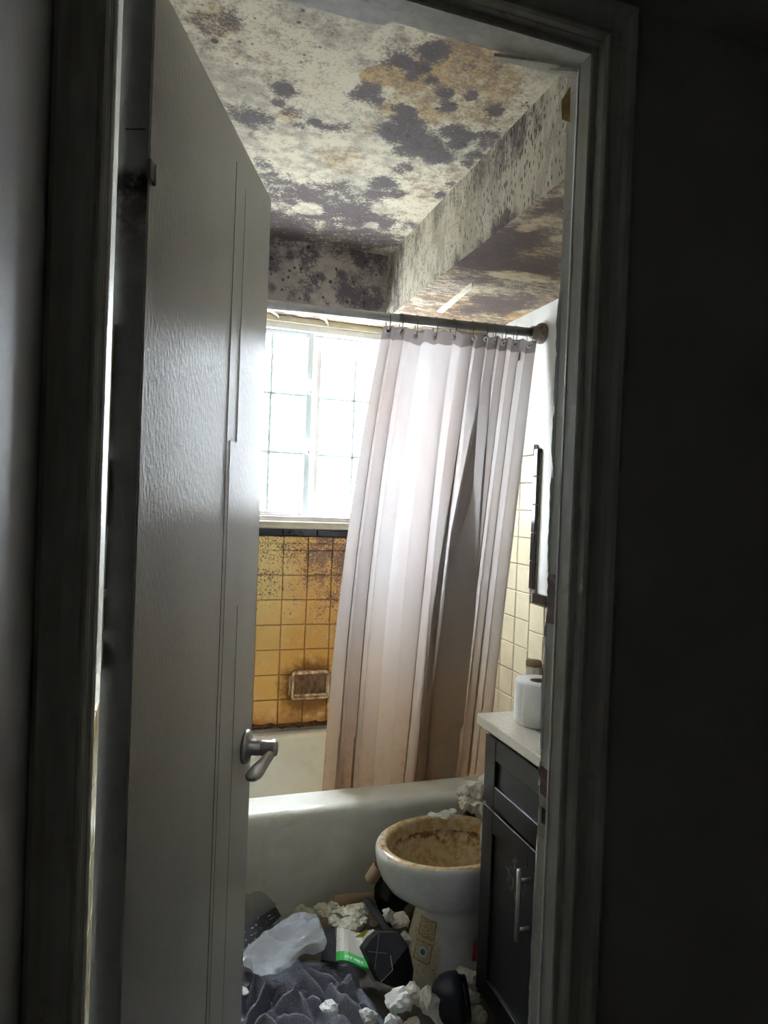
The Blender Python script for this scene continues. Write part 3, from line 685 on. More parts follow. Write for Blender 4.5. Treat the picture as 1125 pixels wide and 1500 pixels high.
# curtain: plan curve with folds, blended from the gathered top to the fanned-out foot
TOPL, TOPR = .752, 1.372
NU, NV = 420, 70
ZTOP, ZBOT = -.026, .315
folds = [(.03, .020, .5), (.10, .034, .6), (.19, .026, .6), (.27, .040, .7), (.36, .022, .6), (.45, .036, .7), (.53, .024, .6), (.61, .030, .6), (.69, .045, .8), (.76, .034, .6), (.84, .040, .7), (.92, .026, .6)]
def cpoint(u, v):
    """u 0..1 left to right, v 0..1 top to foot"""
    e = v**.85
    xt = TOPL+(TOPR-TOPL)*u
    xb = .606+(1.235-.606)*u**1.02
    # the left edge hangs in a gentle bow
    x = xt*(1-e)+xb*e - .020*math.sin(math.pi*v)*(1-u)
    ph = 2*math.pi*(9.3*u+.55*math.sin(2*math.pi*u*1.3+.4)+.10*math.sin(5*u+3*v))
    amp = (.015+.030*v**.6)*(.65+.45*math.sin(11*u+1.0))
    if amp < .008: amp = .008
    y = YR+.004+amp*math.sin(ph)+.010*v*math.sin(23*u+2.2*v)
    x += .009*math.sin(2*ph+.5)*(.4+v)
    # one deep pleat doubled over itself towards the foot
    g = math.exp(-((u-.66)/.072)**2); k = min(1, max(0, (v-.10)/.5))
    s = math.sin(2*math.pi*(u-.66)/.095)
    x += -.085*k*g*s; y += .055*k*g*math.cos(2*math.pi*(u-.66)/.095)
    g2 = math.exp(-((u-.52)/.030)**2); k2 = min(1, max(0, (v-.45)/.4))
    x += -.026*k2*g2*math.sin(2*math.pi*(u-.52)/.05); y += .026*k2*g2*math.cos(2*math.pi*(u-.52)/.05)
    top = rodz(xt)+ZTOP-.006*abs(math.sin(math.pi*u*11))-.012*math.exp(-((u-.22)/.03)**2)
    z = top+(ZBOT-top)*v
    y = min(y, 2.40); 
    if v > .85: y = max(y, YT+.125+.012)
    y += .012*v
    return Vector((x, y, z))
HB = .028
cur = tag(empty('shower_curtain', (1.0, YR, ZBOT)), 'stained pinkish white fabric shower curtain hanging in folds into the tub', 'shower curtain')
def csurf(name, v0, v1, nv, mat, off=0):
    V = [cpoint(i/NU, v0+(v1-v0)*j/nv)-cur.location+Vector((0, off, 0)) for i in range(NU+1) for j in range(nv+1)]
    f = [(i*(nv+1)+j, (i+1)*(nv+1)+j, (i+1)*(nv+1)+j+1, i*(nv+1)+j+1) for i in range(NU) for j in range(nv)]
    return pyd(name, V, f, mat, cur, True)
csurf('curtain_panel', HB, 1, NV, 'curtain'); csurf('header_band', 0, HB, 4, 'curtain_head')
tab = [cpoint(.885+.022*a, HB+.022*b)-cur.location+Vector((0, -.004, 0)) for a in (0, 1) for b in (0, 1)]
slabpts('magnet_tab', [tab[0], tab[1], tab[3], tab[2]], .003, (0, -1, 0), 'curtain_head', cur)
ring_us = [.02, .10, .20, .315, .44, .56, .64, .71, .78, .86, .965]
gm = None; rmesh = None
for k, u in enumerate(ring_us):
    p = cpoint(u, .012); xr = p.x
    bm = bmesh.new(); lathe(bm, [(.0035, -.002), (.0095, -.002), (.0100, 0), (.0095, .002), (.0035, .002)], (0, 0, 0), (0, 1, 0), 16)
    if gm is None:
        g = build('grommet', bm, 'winframe', cur, True); gm = g.data
    else:
        bm.free(); g = link('grommet', gm, None, cur)
    g.location = p-cur.location+Vector((0, -.003, 0))
    # an open wire ring with a roller ball
    cz = rodz(xr); zlow = p.z; hgt = cz+.019-zlow
    pts = [Vector((0, .0165*math.sin(a)*1.12, hgt*.5*math.cos(a)+ (hgt*.5))) for a in [2*math.pi*q/24 for q in range(24)]]; pts.append(pts[0])
    r = empty('curtain_ring', (xr, YR, zlow)); r.rotation_euler = (0, 0, random.uniform(-.25, .25))
    bm = bmesh.new(); sweep(bm, pts, .0017, 6, False); build('wire', bm, 'darkring', r, True)
    bm = bmesh.new(); bmesh.ops.create_uvsphere(bm, u_segments=10, v_segments=6, radius=.005); bmesh.ops.translate(bm, verts=bm.verts, vec=(0, -.010, .008)); build('ball', bm, 'winframe', r, True)
    tag(r, 'metal ring holding the stained curtain on the shower rod', 'curtain ring', 'curtain rings on the shower rod')

# ------------------------------------------------------------------ toilet
TX, TY = .870, 1.872
toi = tag(empty('toilet', (TX, TY, 0)), 'white toilet with brown stained bowl and raised lid between vanity and bathtub', 'toilet')
NTH = 56
def egg(z, af, ab, b, dx=0, e=2.0):
    out = []
    for k in range(NTH):
        a = 2*math.pi*k/NTH; c, s = math.cos(a), math.sin(a)
        cc = math.copysign(abs(c)**(2/e), c); ss = math.copysign(abs(s)**(2/e), s)
        out.append((-(af if c > 0 else ab)*cc+dx, b*ss, z))
    return out
lev = [ # z, af, ab, b, dx, exponent, stain, brown, tan
 (.000,.170,.26,.118,.03,2.6,0,0,.55),(.012,.172,.26,.118,.03,2.6,0,0,.6),(.030,.150,.25,.105,.03,2.6,0,0,.6),(.10,.132,.24,.098,.03,2.5,0,0,.55),(.165,.118,.23,.094,.03,2.4,0,0,.45),(.195,.118,.23,.098,.03,2.3,0,0,.15),
 (.205,.122,.23,.102,.03,2.2,0,0,0),(.225,.150,.22,.120,.015,2.1,0,0,0),(.255,.182,.21,.143,.0,2,0,0,0),(.290,.207,.21,.162,0,2,0,0,0),(.325,.220,.21,.173,0,2,0,0,0),(.352,.225,.21,.177,0,2,.0,.1,0),(.366,.225,.21,.177,0,2,.02,.15,0),
 (.376,.221,.208,.173,0,2,.40,.25,0),(.382,.212,.203,.165,0,2,.7,.34,0),(.382,.200,.195,.155,0,2,.75,.30,0),(.378,.193,.187,.147,0,2,.8,.25,0),(.366,.189,.184,.143,0,2,.75,.15,0),(.345,.189,.184,.143,0,2,.7,.30,0),(.338,.190,.184,.144,0,2,.6,.62,0),
 (.320,.184,.178,.139,0,2,.70,.44,0),(.28,.166,.16,.123,0,2,.85,.24,0),(.23,.130,.125,.095,.01,2,.9,.12,0),(.19,.085,.085,.065,.02,2,.75,.12,0)]
bm = loft([egg(*l[:6]) for l in lev])
me_o = build('bowl', bm, 'toilet', toi, True)
me = me_o.data
for nm, ix in (('stain', 6), ('brown', 7), ('tan', 8)):
    at = me.attributes.new(nm, 'FLOAT', 'POINT'); vals = []
    for i, v in enumerate(me.vertices):
        q = lev[min(i//NTH, len(lev)-1)][ix]
        if ix == 8: q *= 1.5*max(.0, min(1, 1.0-(v.co.x+.075)*16))    # only the front face of the foot is crusted
        if ix == 7 and i//NTH in (14, 15, 16): q += .22*math.exp(-((v.co.x+.20)/.06)**2)*(1 if v.co.y > -.02 else 0)
        vals.append(q)
    at.data.foreach_set('value', vals)
build('water', box(-.06, .08, -.05, .05, .185, .197, bev=.004), 'water', toi)
# tank against the wall, mostly behind the vanity
build('tank', box(.335, .522, -.205, .195, .385, .685, bev=.02, seg=3), 'toilet', toi, True); build('tank_lid', box(.322, .524, -.215, .205, .685, .718, bev=.010, seg=2), 'toilet', toi, True)
ld = [[(.250+xo+.03*math.sin(2*math.pi*k/40)+.03, .183*s*math.cos(2*math.pi*k/40), .600+.203*s*math.sin(2*math.pi*k/40)) for k in range(40)] for xo, s in ((0, .95), (.003, 1), (.014, 1), (.018, .96))]
build('raised_lid', loft(ld), 'paper_old', toi, True)
build('tank_shelf', box(.15, .45, -.10, .10, .28, .383, bev=.02, seg=2), 'toilet', toi, True)
# square stickers on the front face of the foot
def sticker(mat, z0, z1, a0, a1):
    V, UV = [], []; n = 8
    for j in range(n+1):
        z = z0+(z1-z0)*j/n
        for i in range(n+1):
            a = a0+(a1-a0)*i/n
            for A, B in zip(lev, lev[1:]):
                if A[0] <= z <= B[0]:
                    t = (z-A[0])/(B[0]-A[0]+1e-9); L = [A[q]+(B[q]-A[q])*t for q in range(6)]; break
            c, s = math.cos(a), math.sin(a); e = L[5]
            x = -(L[1] if c > 0 else L[2])*math.copysign(abs(c)**(2/e), c)*1.012+L[4]; y = L[3]*math.copysign(abs(s)**(2/e), s)*1.012
            V.append((x-.0008, y-.0008, z)); UV.append((i/n, j/n))
    f = [(j*(n+1)+i, j*(n+1)+i+1, (j+1)*(n+1)+i+1, (j+1)*(n+1)+i) for j in range(n) for i in range(n)]
    return pyd('sticker', V, f, mat, toi, True, UV)
sticker('st1', .125, .180, -.80, -.20)['label'] = 'rust edged sticker with lines of print'
sticker('st2', .060, .115, -.80, -.20)['label'] = 'square sticker with blue-green dot'

# ------------------------------------------------------------------ vanity and worktop
VX, VY0, VY1 = .858, 1.03, 1.628
van = tag(empty('vanity_cabinet', (VX, (VY0+VY1)/2, 0)), 'dark espresso vanity cabinet with shaker doors beside the doorway', 'vanity')
vy = van.location.y
def vb(name, x0, x1, y0, y1, z0, z1, mat, par, bev=.002): return build(name, box(x0-VX, x1-VX, y0-vy, y1-vy, z0, z1, bev=bev), mat, par)
vb('carcass', VX+.020, XR-.015, VY0+.004, VY1-.006, .09, .812, 'espresso', van); vb('toe_kick', VX+.07, XR-.02, VY0+.01, VY1-.012, 0, .09, 'espresso', van)
def shaker(name, y0, y1, z0, z1, fr, pmat):
    p = vb(name, VX+.008, VX+.018, y0+fr-.004, y1-fr+.004, z0+fr-.004, z1-fr+.004, pmat, van, 0)
    for nm, a in (('stile', (y0, y0+fr, z0, z1)), ('stile', (y1-fr, y1, z0, z1)), ('rail', (y0+fr, y1-fr, z0, z0+fr)), ('rail', (y0+fr, y1-fr, z1-fr, z1))):
        vb(nm, VX-.002, VX+.019, *a, 'espresso', p, .002)
    return p
shaker('drawer_front', VY0+.004, VY1, .612, .796, .058, 'espresso')
d1 = shaker('door', 1.332, VY1, .10, .604, .058, 'vdoor'); d2 = shaker('door', VY0+.004, 1.328, .10, .604, .058, 'espresso')
def handle(par, y):
    bm = bmesh.new(); sweep(bm, [(-.034, y-vy, .392), (-.034, y-vy, .560)], .0062, 14); h = build('handle', bm, 'steel', par, True)
    for z in (.418, .534):
        bm = bmesh.new(); sweep(bm, [(-.034, y-vy, z), (0, y-vy, z)], .0042, 10); build('handle_post', bm, 'steel', h, True)
handle(d1, 1.372); handle(d2, 1.288)
top = tag(empty('vanity_worktop', (VX, vy, .812)), 'cream stone vanity worktop with a white paper roll on it', 'worktop')
ZW = .840
bm = box(-.020, XR-VX-.002, VY0-.01-vy, VY1+.023-vy, 0, ZW-.812, bev=.003, seg=2); build('slab', bm, 'stone', top)
build('splash_back', box(XR-VX-.025, XR-VX-.0105, VY0-.01-vy, VY1+.023-vy, ZW-.812-.001, ZW-.812+.08, bev=.003), 'stone', top)
bm = bmesh.new(); lathe(bm, [(.135, .0), (.140, .004), (.132, .008), (.118, .003), (.09, -.006+.008), (.0, .0012)], (.30, -.10, ZW-.812), n=36); build('basin_rim', bm, 'stone', top, True)
# faucet behind the jamb
fa = empty('faucet_body', (.455, -.10, ZW-.812)); fa.parent = top
bpy.data.objects.remove(fa)
bm = bmesh.new(); sweep(bm, [(.455, -.10, ZW-.813), (.455, -.10, ZW-.812+.10), (.43, -.10, ZW-.812+.13), (.37, -.10, ZW-.812+.125), (.345, -.10, ZW-.812+.10)], [.020, .014, .013, .012, .011], 14); build('faucet', bm, 'chrome', top, True)

def paper_roll(name, c, r, h, rc, axis, label, mat='paper', core='card_dark', tail=True):
    o = tag(empty(name, c), label, 'paper roll'); bm = bmesh.new()
    zc = 0 if axis[2] else 0
    prof = [(rc, .002), (r-.004, 0), (r-.001, .004), (r, .012), (r, h-.012), (r-.001, h-.004), (r-.004, h), (rc, h-.002)]
    lathe(bm, prof, (0, 0, 0), axis, 48); build('paper_body', bm, mat, o, True)
    bm = bmesh.new(); lathe(bm, [(rc+.0005, .001), (rc+.0005, h-.001), (rc-.0015, h-.001), (rc-.0015, .001), (rc+.0005, .001)], (0, 0, 0), axis, 32); build('cardboard_core', bm, core, o, True)
    return o
pr = paper_roll('toilet_paper_roll', (.962, 1.548, ZW), .060, .112, .021, (0, 0, 1), 'clean white toilet paper roll standing upright on the worktop')
V, UV = [], []
for j in range(2):
    for i in range(9):
        a = math.radians(200+i*6); rr = .0612+.0004*i; V.append((rr*math.cos(a)*1, rr*math.sin(a), .002+.108*j))
sh = pyd('loose_sheet', V, [(i, i+1, i+10, i+9) for i in range(8)], 'paper', pr, True); sh.modifiers.new('s', 'SOLIDIFY').thickness = .001
for k, (px_, py_, r, h) in enumerate(((782, 969, .024, .235), (797, 978, .022, .215))):
    o = tag(empty('lidded_jar', hit(px_, py_, 2, .718+h)-Vector((0, 0, h))), ('taller pale jar with brown lid on the toilet tank', 'shorter pale jar with brown lid on the toilet tank')[k], 'jar')
    bm = bmesh.new(); lathe(bm, [(0, 0), (r, 0), (r, h-.022), (r*.9, h-.016), (r*.9, h-.010), (0, h-.010)], (0, 0, 0), n=24); build('body', bm, 'paper_old', o, True)
    bm = bmesh.new(); lathe(bm, [(0, h-.012), (r*.97, h-.012), (r*.97, h), (r*.9, h+.003), (0, h+.003)], (0, 0, 0), n=24); build('lid', bm, 'card', o, True)

# ------------------------------------------------------------------ doorway: jamb, casing, strike, flakes
tr = tag(empty('trim_1', (0, YH, 0)), 'chipped painted door frame around the bathroom doorway', 'door frame', kind='structure')
def tb(name, x0, x1, y0, y1, z0, z1, mat, par=None, bev=.002): return build(name, box(x0, x1, y0-YH, y1-YH, z0, z1, bev=bev), mat, par or tr)
jr = tb('jamb_side', JR, JR+.014, YH-.004, YF+.002, 0, ZH, 'jamb'); jl = tb('jamb_side', JL-.014, JL, YH-.004, YF+.002, 0, ZH, 'jamb'); bm = bmesh.new(); addbox(bm, JL-.014, JR+.014, -.004, .0625, ZH, ZH+.014); addbox(bm, JL-.014, .262, .0625, YF+.002-YH, ZH, ZH+.014); addbox(bm, .472, JR+.014, .0625, YF+.002-YH, ZH, ZH+.014)
jh = build('jamb_head', bm, 'jamb', tr)
# stops the door closes against
tb('stop', JR-.010, JR+.001, YH+.005, YH+.037, 0, ZH, 'jamb'); tb('stop', JL-.001, JL+.002, YH+.005, YH+.030, 0, ZH, 'jamb'); tb('stop', JL, JR, YH+.006, YH+.032, ZH-.010, ZH+.001, 'jamb')
# profiled casing
PROF = [(.000, .0), (.000, .013), (.003, .017), (.006, .017), (.010, .010), (.016, .0075), (.028, .0075), (.036, .010), (.041, .015), (.047, .017), (.052, .014), (.0545, .010), (.0550, .0)]
def casing(name, kind):
    V = []; n = len(PROF)
    if kind == 'right': P = [[(JR-.002+a, -d, z0) for a, d in PROF] for z0 in (0,)] + [[(JR-.002+a, -d, ZH+.002+a) for a, d in PROF]]
    if kind == 'left': P = [[(JL-.002-min(a, .0530), -d, 0) for a, d in PROF], [(JL-.002-min(a, .0530), -d, ZH+.002+min(a, .0530)) for a, d in PROF]]
    if kind == 'head': P = [[(JL-.002-min(a, .0530), -d, ZH+.002+a) for a, d in PROF], [(JR-.002+a, -d, ZH+.002+a) for a, d in PROF]]
    return build(name, loft(P), 'casing', tr)
casing('casing', 'right'); casing('casing', 'left'); casing('casing', 'head')
# split paint, bare wood and strike plate on the latch side of the jamb
def jag(name, pts_px, x, mat, par, th=.0025):
    return slabpts(name, [hit(px, py, 0, x)-Vector((0, YH, 0)) for px, py in pts_px], th, (-1, 0, 0), mat, par)
yj = JR
def jpts(cz, hz, y0, y1, seed, n=9):
    r = random.Random(seed); L = []
    for k in range(n): L.append((y0+r.uniform(-.003, .004), cz-hz+2*hz*k/(n-1)))
    for k in range(n): L.append((y1+r.uniform(-.004, .003), cz+hz-2*hz*k/(n-1)))
    return L
def patch(name, cz, hz, y0, y1, seed, mat, x, th=.002):
    return slabpts(name, [Vector((x, y-YH, z)) for y, z in jpts(cz, hz, y0, y1, seed)], th, (-1, 0, 0), mat, tr)
patch('bare_wood', 1.272, .036, .826, .857, 3, 'rot', JR+.0005)
patch('bare_wood', .985, .040, .824, .857, 5, 'rot', JR+.0005)
bm = bmesh.new()
for a_, b_, c_, d_ in ((.828, .835, .925, .985), (.847, .852, .925, .985), (.835, .847, .925, .946), (.835, .847, .970, .985)): addbox(bm, JR-.0035, JR-.0012, a_-YH, b_-YH, c_, d_)
build('strike_plate', bm, 'hinge', tr)
# torn paint film curling off the far arris of the jamb
def film(name, x, y, z0, z1, sx, mat, seed, wmax=.006):
    r = random.Random(seed); n = max(6, int((z1-z0)/.008)); V = []
    for k in range(n+1):
        z = z0+(z1-z0)*k/n; e = min(1, 4*min(k/n, 1-k/n)+.12); w_ = wmax*e*(.45+.55*abs(mnoise.noise(Vector((z*38, seed, 0)))*1.8))
        V += [(x, y-.004, z), (x+sx*w_*.45, y+.0015+w_*.5, z), (x+sx*w_, y+.001+w_*.15, z+r.uniform(-.002, .002))]
    f = []
    for k in range(n): f += [(3*k, 3*k+1, 3*k+4, 3*k+3), (3*k+1, 3*k+2, 3*k+5, 3*k+4)]
    o = pyd(name, V, f, mat, tr, True); o.modifiers.new('s', 'SOLIDIFY').thickness = .0008; return o
for k, (a_, b_) in enumerate(((1.62, 1.72), (1.545, 1.63), (1.47, 1.55), (1.31, 1.47), (1.20, 1.24), (1.05, 1.20), (.995, 1.03), (.55, .92))):
    film('paint_flake', JR, YF-YH, a_, b_, -1, 'winframe', k+40, .005 if k < 3 else .003)
film('paint_flake', JR-.010, .037, .01, 2.018, -1, 'winframe', 61, .0014)
# broken head: dark gap with loose splinters of paint
hp = lambda px, py: hit(px, py, 2, ZH-.002)-Vector((0, YH, 0))
def headstrip(name, pl, mat, th=.003): return slabpts(name, [hp(*p) for p in pl], th, (0, 0, -1), mat, tr)
headstrip('paint_splinter', [(724,78),(770,84),(822,92),(812,100),(770,95),(724,84)], 'flake', .004)
headstrip('paint_splinter', [(805,97),(848,100),(846,108),(822,107)], 'flake', .005)
slabpts('paint_flake', [Vector((JR-.002, .852-YH, 2.012)), Vector((JR-.010, .860-YH, 1.995)), Vector((JR-.008, .860-YH, 1.968)), Vector((JR-.001, .850-YH, 1.960))], .0012, (-.5, .8, 0), 'flake_ochre', tr)
# ------------------------------------------------------------------ door leaf
A0 = Vector((-.025, .8565, 0)); DD = Vector((.374, .927, 0)).normalized()
ang = math.atan2(DD.y, DD.x)
door = tag(empty('door_1', A0, ang), 'grey-white flush bathroom door standing open into the room', 'door', kind='structure')
DL, DT, DZ = .594, .0395, 2.018   # leaf runs along local +x, thickness along local +y
build('leaf', box(0, DL, .0, DT, .012, DZ, bev=.0018), 'door', door)
build('hinge_edge', box(-.0015, .002, .0015, DT-.0015, .014, DZ-.002), 'dooredge', door)
for k, (x, z0, z1) in enumerate(((.345, .05, 1.97), (.405, 1.50, 1.95), (.365, .05, 1.50), (.450, .1, 1.2))):
    build('crack', box(x, x+.0012, -.0006, .001, z0, z1), 'rot' if k == 0 else 'hinge', door)
for z in (1.785, .22):
    h = build('hinge', box(-.003, .012, -.003, .003, z-.011, z+.013, bev=.001), 'hinge', door)
    bm = bmesh.new(); sweep(bm, [(.010, -.002, z-.013), (.010, -.002, z+.011)], .0024, 10); build('hinge_pin', bm, 'hinge', h, True)
build('hinge_mark', box(-.0022, -.001, .006, .030, 1.8315, 1.833), 'rot', door)
HXk, HZk = .540, .903
bm = bmesh.new(); lathe(bm, [(0, 0), (.033, 0), (.034, .004), (.031, .009), (.022, .012), (.0155, .016), (.0150, .034), (.0, .034)], (HXk, 0, HZk), (0, -1, 0), 36); hs = build('handle_rose', bm, 'steel', door, True)
bm = bmesh.new(); lathe(bm, [(0, .030), (.0125, .030), (.0150, .034), (.0155, .060), (.0130, .066), (0, .067)], (HXk, 0, HZk), (0, -1, 0), 28); build('handle_hub', bm, 'steel', hs, True)
# drooping lever blade
bl = [(.010, -.056, .004, .012, .010), (-.002, -.057, -.001, .0105, .0100), (-.014, -.055, -.007, .0085, .0100), (-.028, -.050, -.013, .0075, .0115), (-.044, -.044, -.019, .0075, .0145), (-.060, -.040, -.024, .0075, .0165), (-.074, -.038, -.027, .0070, .0160), (-.083, -.037, -.029, .0050, .0110), (-.087, -.037, -.030, .0020, .0035)]
rg = [[(HXk+x_, y_+b*math.sin(t), HZk+z_+a*math.cos(t)) for t in [2*math.pi*q/20 for q in range(20)]] for (x_, y_, z_, a, b) in bl]
build('lever', loft(rg), 'steel', hs, True)
for k, (a_, b_) in enumerate(((1.36, 1.44), (1.285, 1.345), (1.235, 1.275), (1.19, 1.225), (1.46, 1.60))):
    fl = film('paint_chip', 0, 0, a_, b_, 1, 'flake_ochre' if k % 2 == 0 else 'flake', k+80, .007); fl.parent = door; fl.location = (-.0022, DT-.004, 0); fl.rotation_euler = (0, 0, math.radians(-60))

# ------------------------------------------------------------------ rubbish on the floor
def wad_mesh(seed, squash=.80, rough=.34, sub=3, facets=10):
    """crumpled paper: random facet planes with sharp ridges between them"""
    r = random.Random(seed*13+5); bm = bmesh.new(); bmesh.ops.create_icosphere(bm, subdivisions=sub, radius=1)
    o = Vector((seed*7.3, seed*3.1, seed*1.7)); pl = []
    for k in range(facets):
        d = Vector((r.gauss(0, 1), r.gauss(0, 1), r.gauss(0, 1))).normalized(); pl.append((d, r.uniform(.55, 1.0)))
    for v in bm.verts:
        d = v.co.normalized(); dn = (d+Vector((mnoise.noise(d*2.3+o), mnoise.noise(d*2.3+o*2), mnoise.noise(d*2.3-o)))*.45).normalized()
        R = min([h/max(.05, dn.dot(p)) for p, h in pl]+[1.35])
        c1 = abs(mnoise.noise(d*2.6+o)); c2 = abs(mnoise.noise(d*6.0+o)); c3 = abs(mnoise.noise(d*4.2-o))
        v.co = d*(R*(1+rough*(.9*c1-.30))+rough*(.16*c2+.50*c3-.16)); v.co.z *= squash
    zmin = min(v.co.z for v in bm.verts)
    for v in bm.verts: v.co.z -= zmin
    me = bpy.data.meshes.new('wad'); bm.to_mesh(me); bm.free()
    return me
WM = [wad_mesh(s) for s in range(1, 8)]
def wad(px, py, wpx, zc, label, mat='paper', seed=0, squash=1.0, group=None, name='crumpled_tissue', stretch=1.0):
    """crumpled wad centred on the pixel at height zc above the floor"""
    c = hit(px, py, 2, zc); dep = (Vector(c)-Vector((0, 0, CZ))).dot(Vector(_f)); r = wpx/2*dep/F_PX
    me = WM[seed % 7].copy(); o = link(name, me, mat, None, False); r *= .88
    o.scale = (r*stretch, r, r*squash); hgt = max(v.co.z for v in me.vertices)*r*squash
    o.location = (c.x, c.y, max(.001, zc-hgt*.5)); o.rotation_euler = (0, 0, seed*1.37)
    return tag(o, label, 'tissue' if 'tissue' in name else 'paper', group)
# towel
def towel():
    nx, ny = 200, 180; x0, x1, y0, y1 = .18, .625, 1.42, 1.985
    U, Wv = np.meshgrid(np.linspace(0, 1, nx+1), np.linspace(0, 1, ny+1), indexing='ij'); U = U.ravel(); Wv = Wv.ravel()
    X = x0+(x1-x0)*U+.022*np.sin(5*Wv+1)+.010*np.sin(13*Wv); Y = y0+(y1-y0)*Wv+.018*np.sin(6*U)+.006*np.sin(17*U)
    Y = np.where(Wv > .5, Y-.20*(Wv-.5)*np.abs(U-.52)*1.2, Y)
    Z = np.array([.046+.016*mnoise.noise(Vector((a*8, b*8, 1)))+.006*mnoise.noise(Vector((a*34, b*34, 2))) for a, b in zip(X, Y)])
    folds = [([(438,1409),(449,1433),(465,1449),(481,1462)], .030), ([(455,1417),(477,1433),(496,1443),(512,1445)], .026), ([(489,1449),(506,1466),(528,1482),(545,1492)], .030), ([(428,1452),(444,1466),(453,1480)], .024),
             ([(447,1456),(465,1466),(477,1472)], .022), ([(361,1427),(379,1441),(391,1456),(379,1476),(360,1495)], .038), ([(399,1452),(418,1454),(430,1462)], .030), ([(395,1476),(414,1466),(430,1464)], .028), ([(366,1496),(390,1490),(408,1498)], .026),
             ([(512,1425),(522,1452)], .020), ([(516,1462),(535,1472),(551,1478)], .024), ([(400,1436),(420,1442),(440,1446)], .020), ([(372,1450),(366,1470)], .030), ([(420,1484),(446,1492),(470,1500)], .024), ([(498,1478),(516,1494)], .018), ([(470,1408),(500,1420)], .014), ([(345,1440),(356,1462),(350,1490)], .030)]
    for pl, h in folds:
        P = [hit(px, py, 2, .065) for px, py in pl]; best = np.full(len(X), 9.); sg = np.zeros(len(X)); tt = np.zeros(len(X))
        for k, (a, b) in enumerate(zip(P, P[1:])):
            dx, dy = b.x-a.x, b.y-a.y; L2 = dx*dx+dy*dy; t = np.clip(((X-a.x)*dx+(Y-a.y)*dy)/L2, 0, 1)
            d = np.hypot(X-a.x-t*dx, Y-a.y-t*dy); s_ = np.sign(dx*(Y-a.y)-dy*(X-a.x)); m = d < best
            best = np.where(m, d, best); sg = np.where(m, s_, sg); tt = np.where(m, (k+t)/(len(P)-1), tt)
        d = best*sg; h *= 1.45; w = .009; fade = .35+.65*np.sin(np.pi*np.clip(tt, .08, .92))
        Z += h*fade*np.exp(-((d+.004)/np.where(d > 0, w*.7, w*1.6))**2) - .5*h*fade*np.exp(-((d-.014)/.007)**2)
    ed = np.minimum(np.minimum(U, 1-U), np.minimum(Wv, 1-Wv)); Z = np.maximum(.004, Z*np.minimum(1, .12+ed*11))
    V = np.stack([X-.42, Y-1.7, Z], 1)
    f = [(i*(ny+1)+j, (i+1)*(ny+1)+j, (i+1)*(ny+1)+j+1, i*(ny+1)+j+1) for i in range(nx) for j in range(ny)]
    o = pyd('towel', V.tolist(), f, 'towel', None, True); o.location = (.42, 1.7, 0); o.modifiers.new('s', 'SOLIDIFY').thickness = .004
    tag(o, 'crumpled grey terry towel spread on the floor by the open door', 'towel')
towel()
# pouch-like plastic bag traced and inflated
def pouch(name, outline, zf, thick, mat, label, cat, inset=(.0, .35, .62, .85), wr=.012, seed=1):
    P = [hit(px, py, 2, z) for (px, py), z in zip(outline, zf)]
    c = sum(P, Vector())/len(P); n = len(P); Q = []
    for i in range(n):      # densify
        for k in range(5): Q.append(P[i].lerp(P[(i+1) % n], k/5))
    bm = bmesh.new(); m = len(Q)
    def ring(t, s):
        out = []
        for q in Q:
            p = q.lerp(c, t); h = thick*math.sqrt(max(0, 1-(1-t)**2.2))
            p = p+Vector((0, 0, s*h*.5+ wr*(abs(mnoise.noise(p*19+Vector((seed, s, 0))))*2-.5)*(1 if t > 0 else .5)+wr*.45*abs(mnoise.noise(p*38+Vector((0, seed, s))))))
            out.append(bm.verts.new(p-c))
        return out
    edge = ring(0, 1); prev = edge
    for s in (1, -1):
        prev = edge
        for t in (.12, .25, .4, .55, .7, .85):
            cur_ = ring(t, s)
            for k in range(m): bm.faces.new((prev[k], prev[(k+1) % m], cur_[(k+1) % m], cur_[k]))
            prev = cur_
        ctr = bm.verts.new(sum((v.co for v in prev), Vector())/m)
        for k in range(m): bm.faces.new((prev[k], prev[(k+1) % m], ctr))
    o = build(name, bm, mat, None, False); o.location = c
    return tag(o, label, cat)
pouch('plastic_bag', [(355,1396),(375,1376),(402,1356),(432,1337),(450,1336),(463,1340),(472,1358),(479,1380),(474,1393),(450,1397),(436,1404),(420,1420),(404,1429),(390,1431),(372,1424),(357,1414)],
      [.13,.13,.135,.14,.14,.135,.13,.13,.125,.125,.12,.12,.12,.12,.12,.125], .026, 'bag', 'cloudy translucent plastic bag lying across the grey towel', 'plastic bag', wr=.016)
# printed black packet behind it
def slab_obj(name, px_quad, zs, th, mat, label, cat, uv=True, bend=0, nseg=10):
    P = [hit(px, py, 2, z) for (px, py), z in zip(px_quad, zs)]; c = sum(P, Vector())/4
    nrm = (P[1]-P[0]).cross(P[3]-P[0]).normalized()
    if nrm.z < 0: nrm = -nrm
    V, UV = [], []
    for j in range(nseg+1):
        for i in range(nseg+1):
            u, v = i/nseg, j/nseg; p = P[0].lerp(P[1], u).lerp(P[3].lerp(P[2], u), v)
            V.append(p+nrm*(bend*math.sin(math.pi*2*u+v)*.5)-c); UV.append((u, v))
    f = [(j*(nseg+1)+i, j*(nseg+1)+i+1, (j+1)*(nseg+1)+i+1, (j+1)*(nseg+1)+i) for j in range(nseg) for i in range(nseg)]
    o = pyd(name, V, f, mat, None, False, UV); o.location = c
    md = o.modifiers.new('s', 'SOLIDIFY'); md.thickness = th; md.offset = -1
    return tag(o, label, cat)
slab_obj('printed_packet', [(350,1400),(412,1342),(404,1328),(346,1364)], [.12,.12,.15,.15], .03, 'packet', 'black packet with rows of white print beside the door', 'packet')
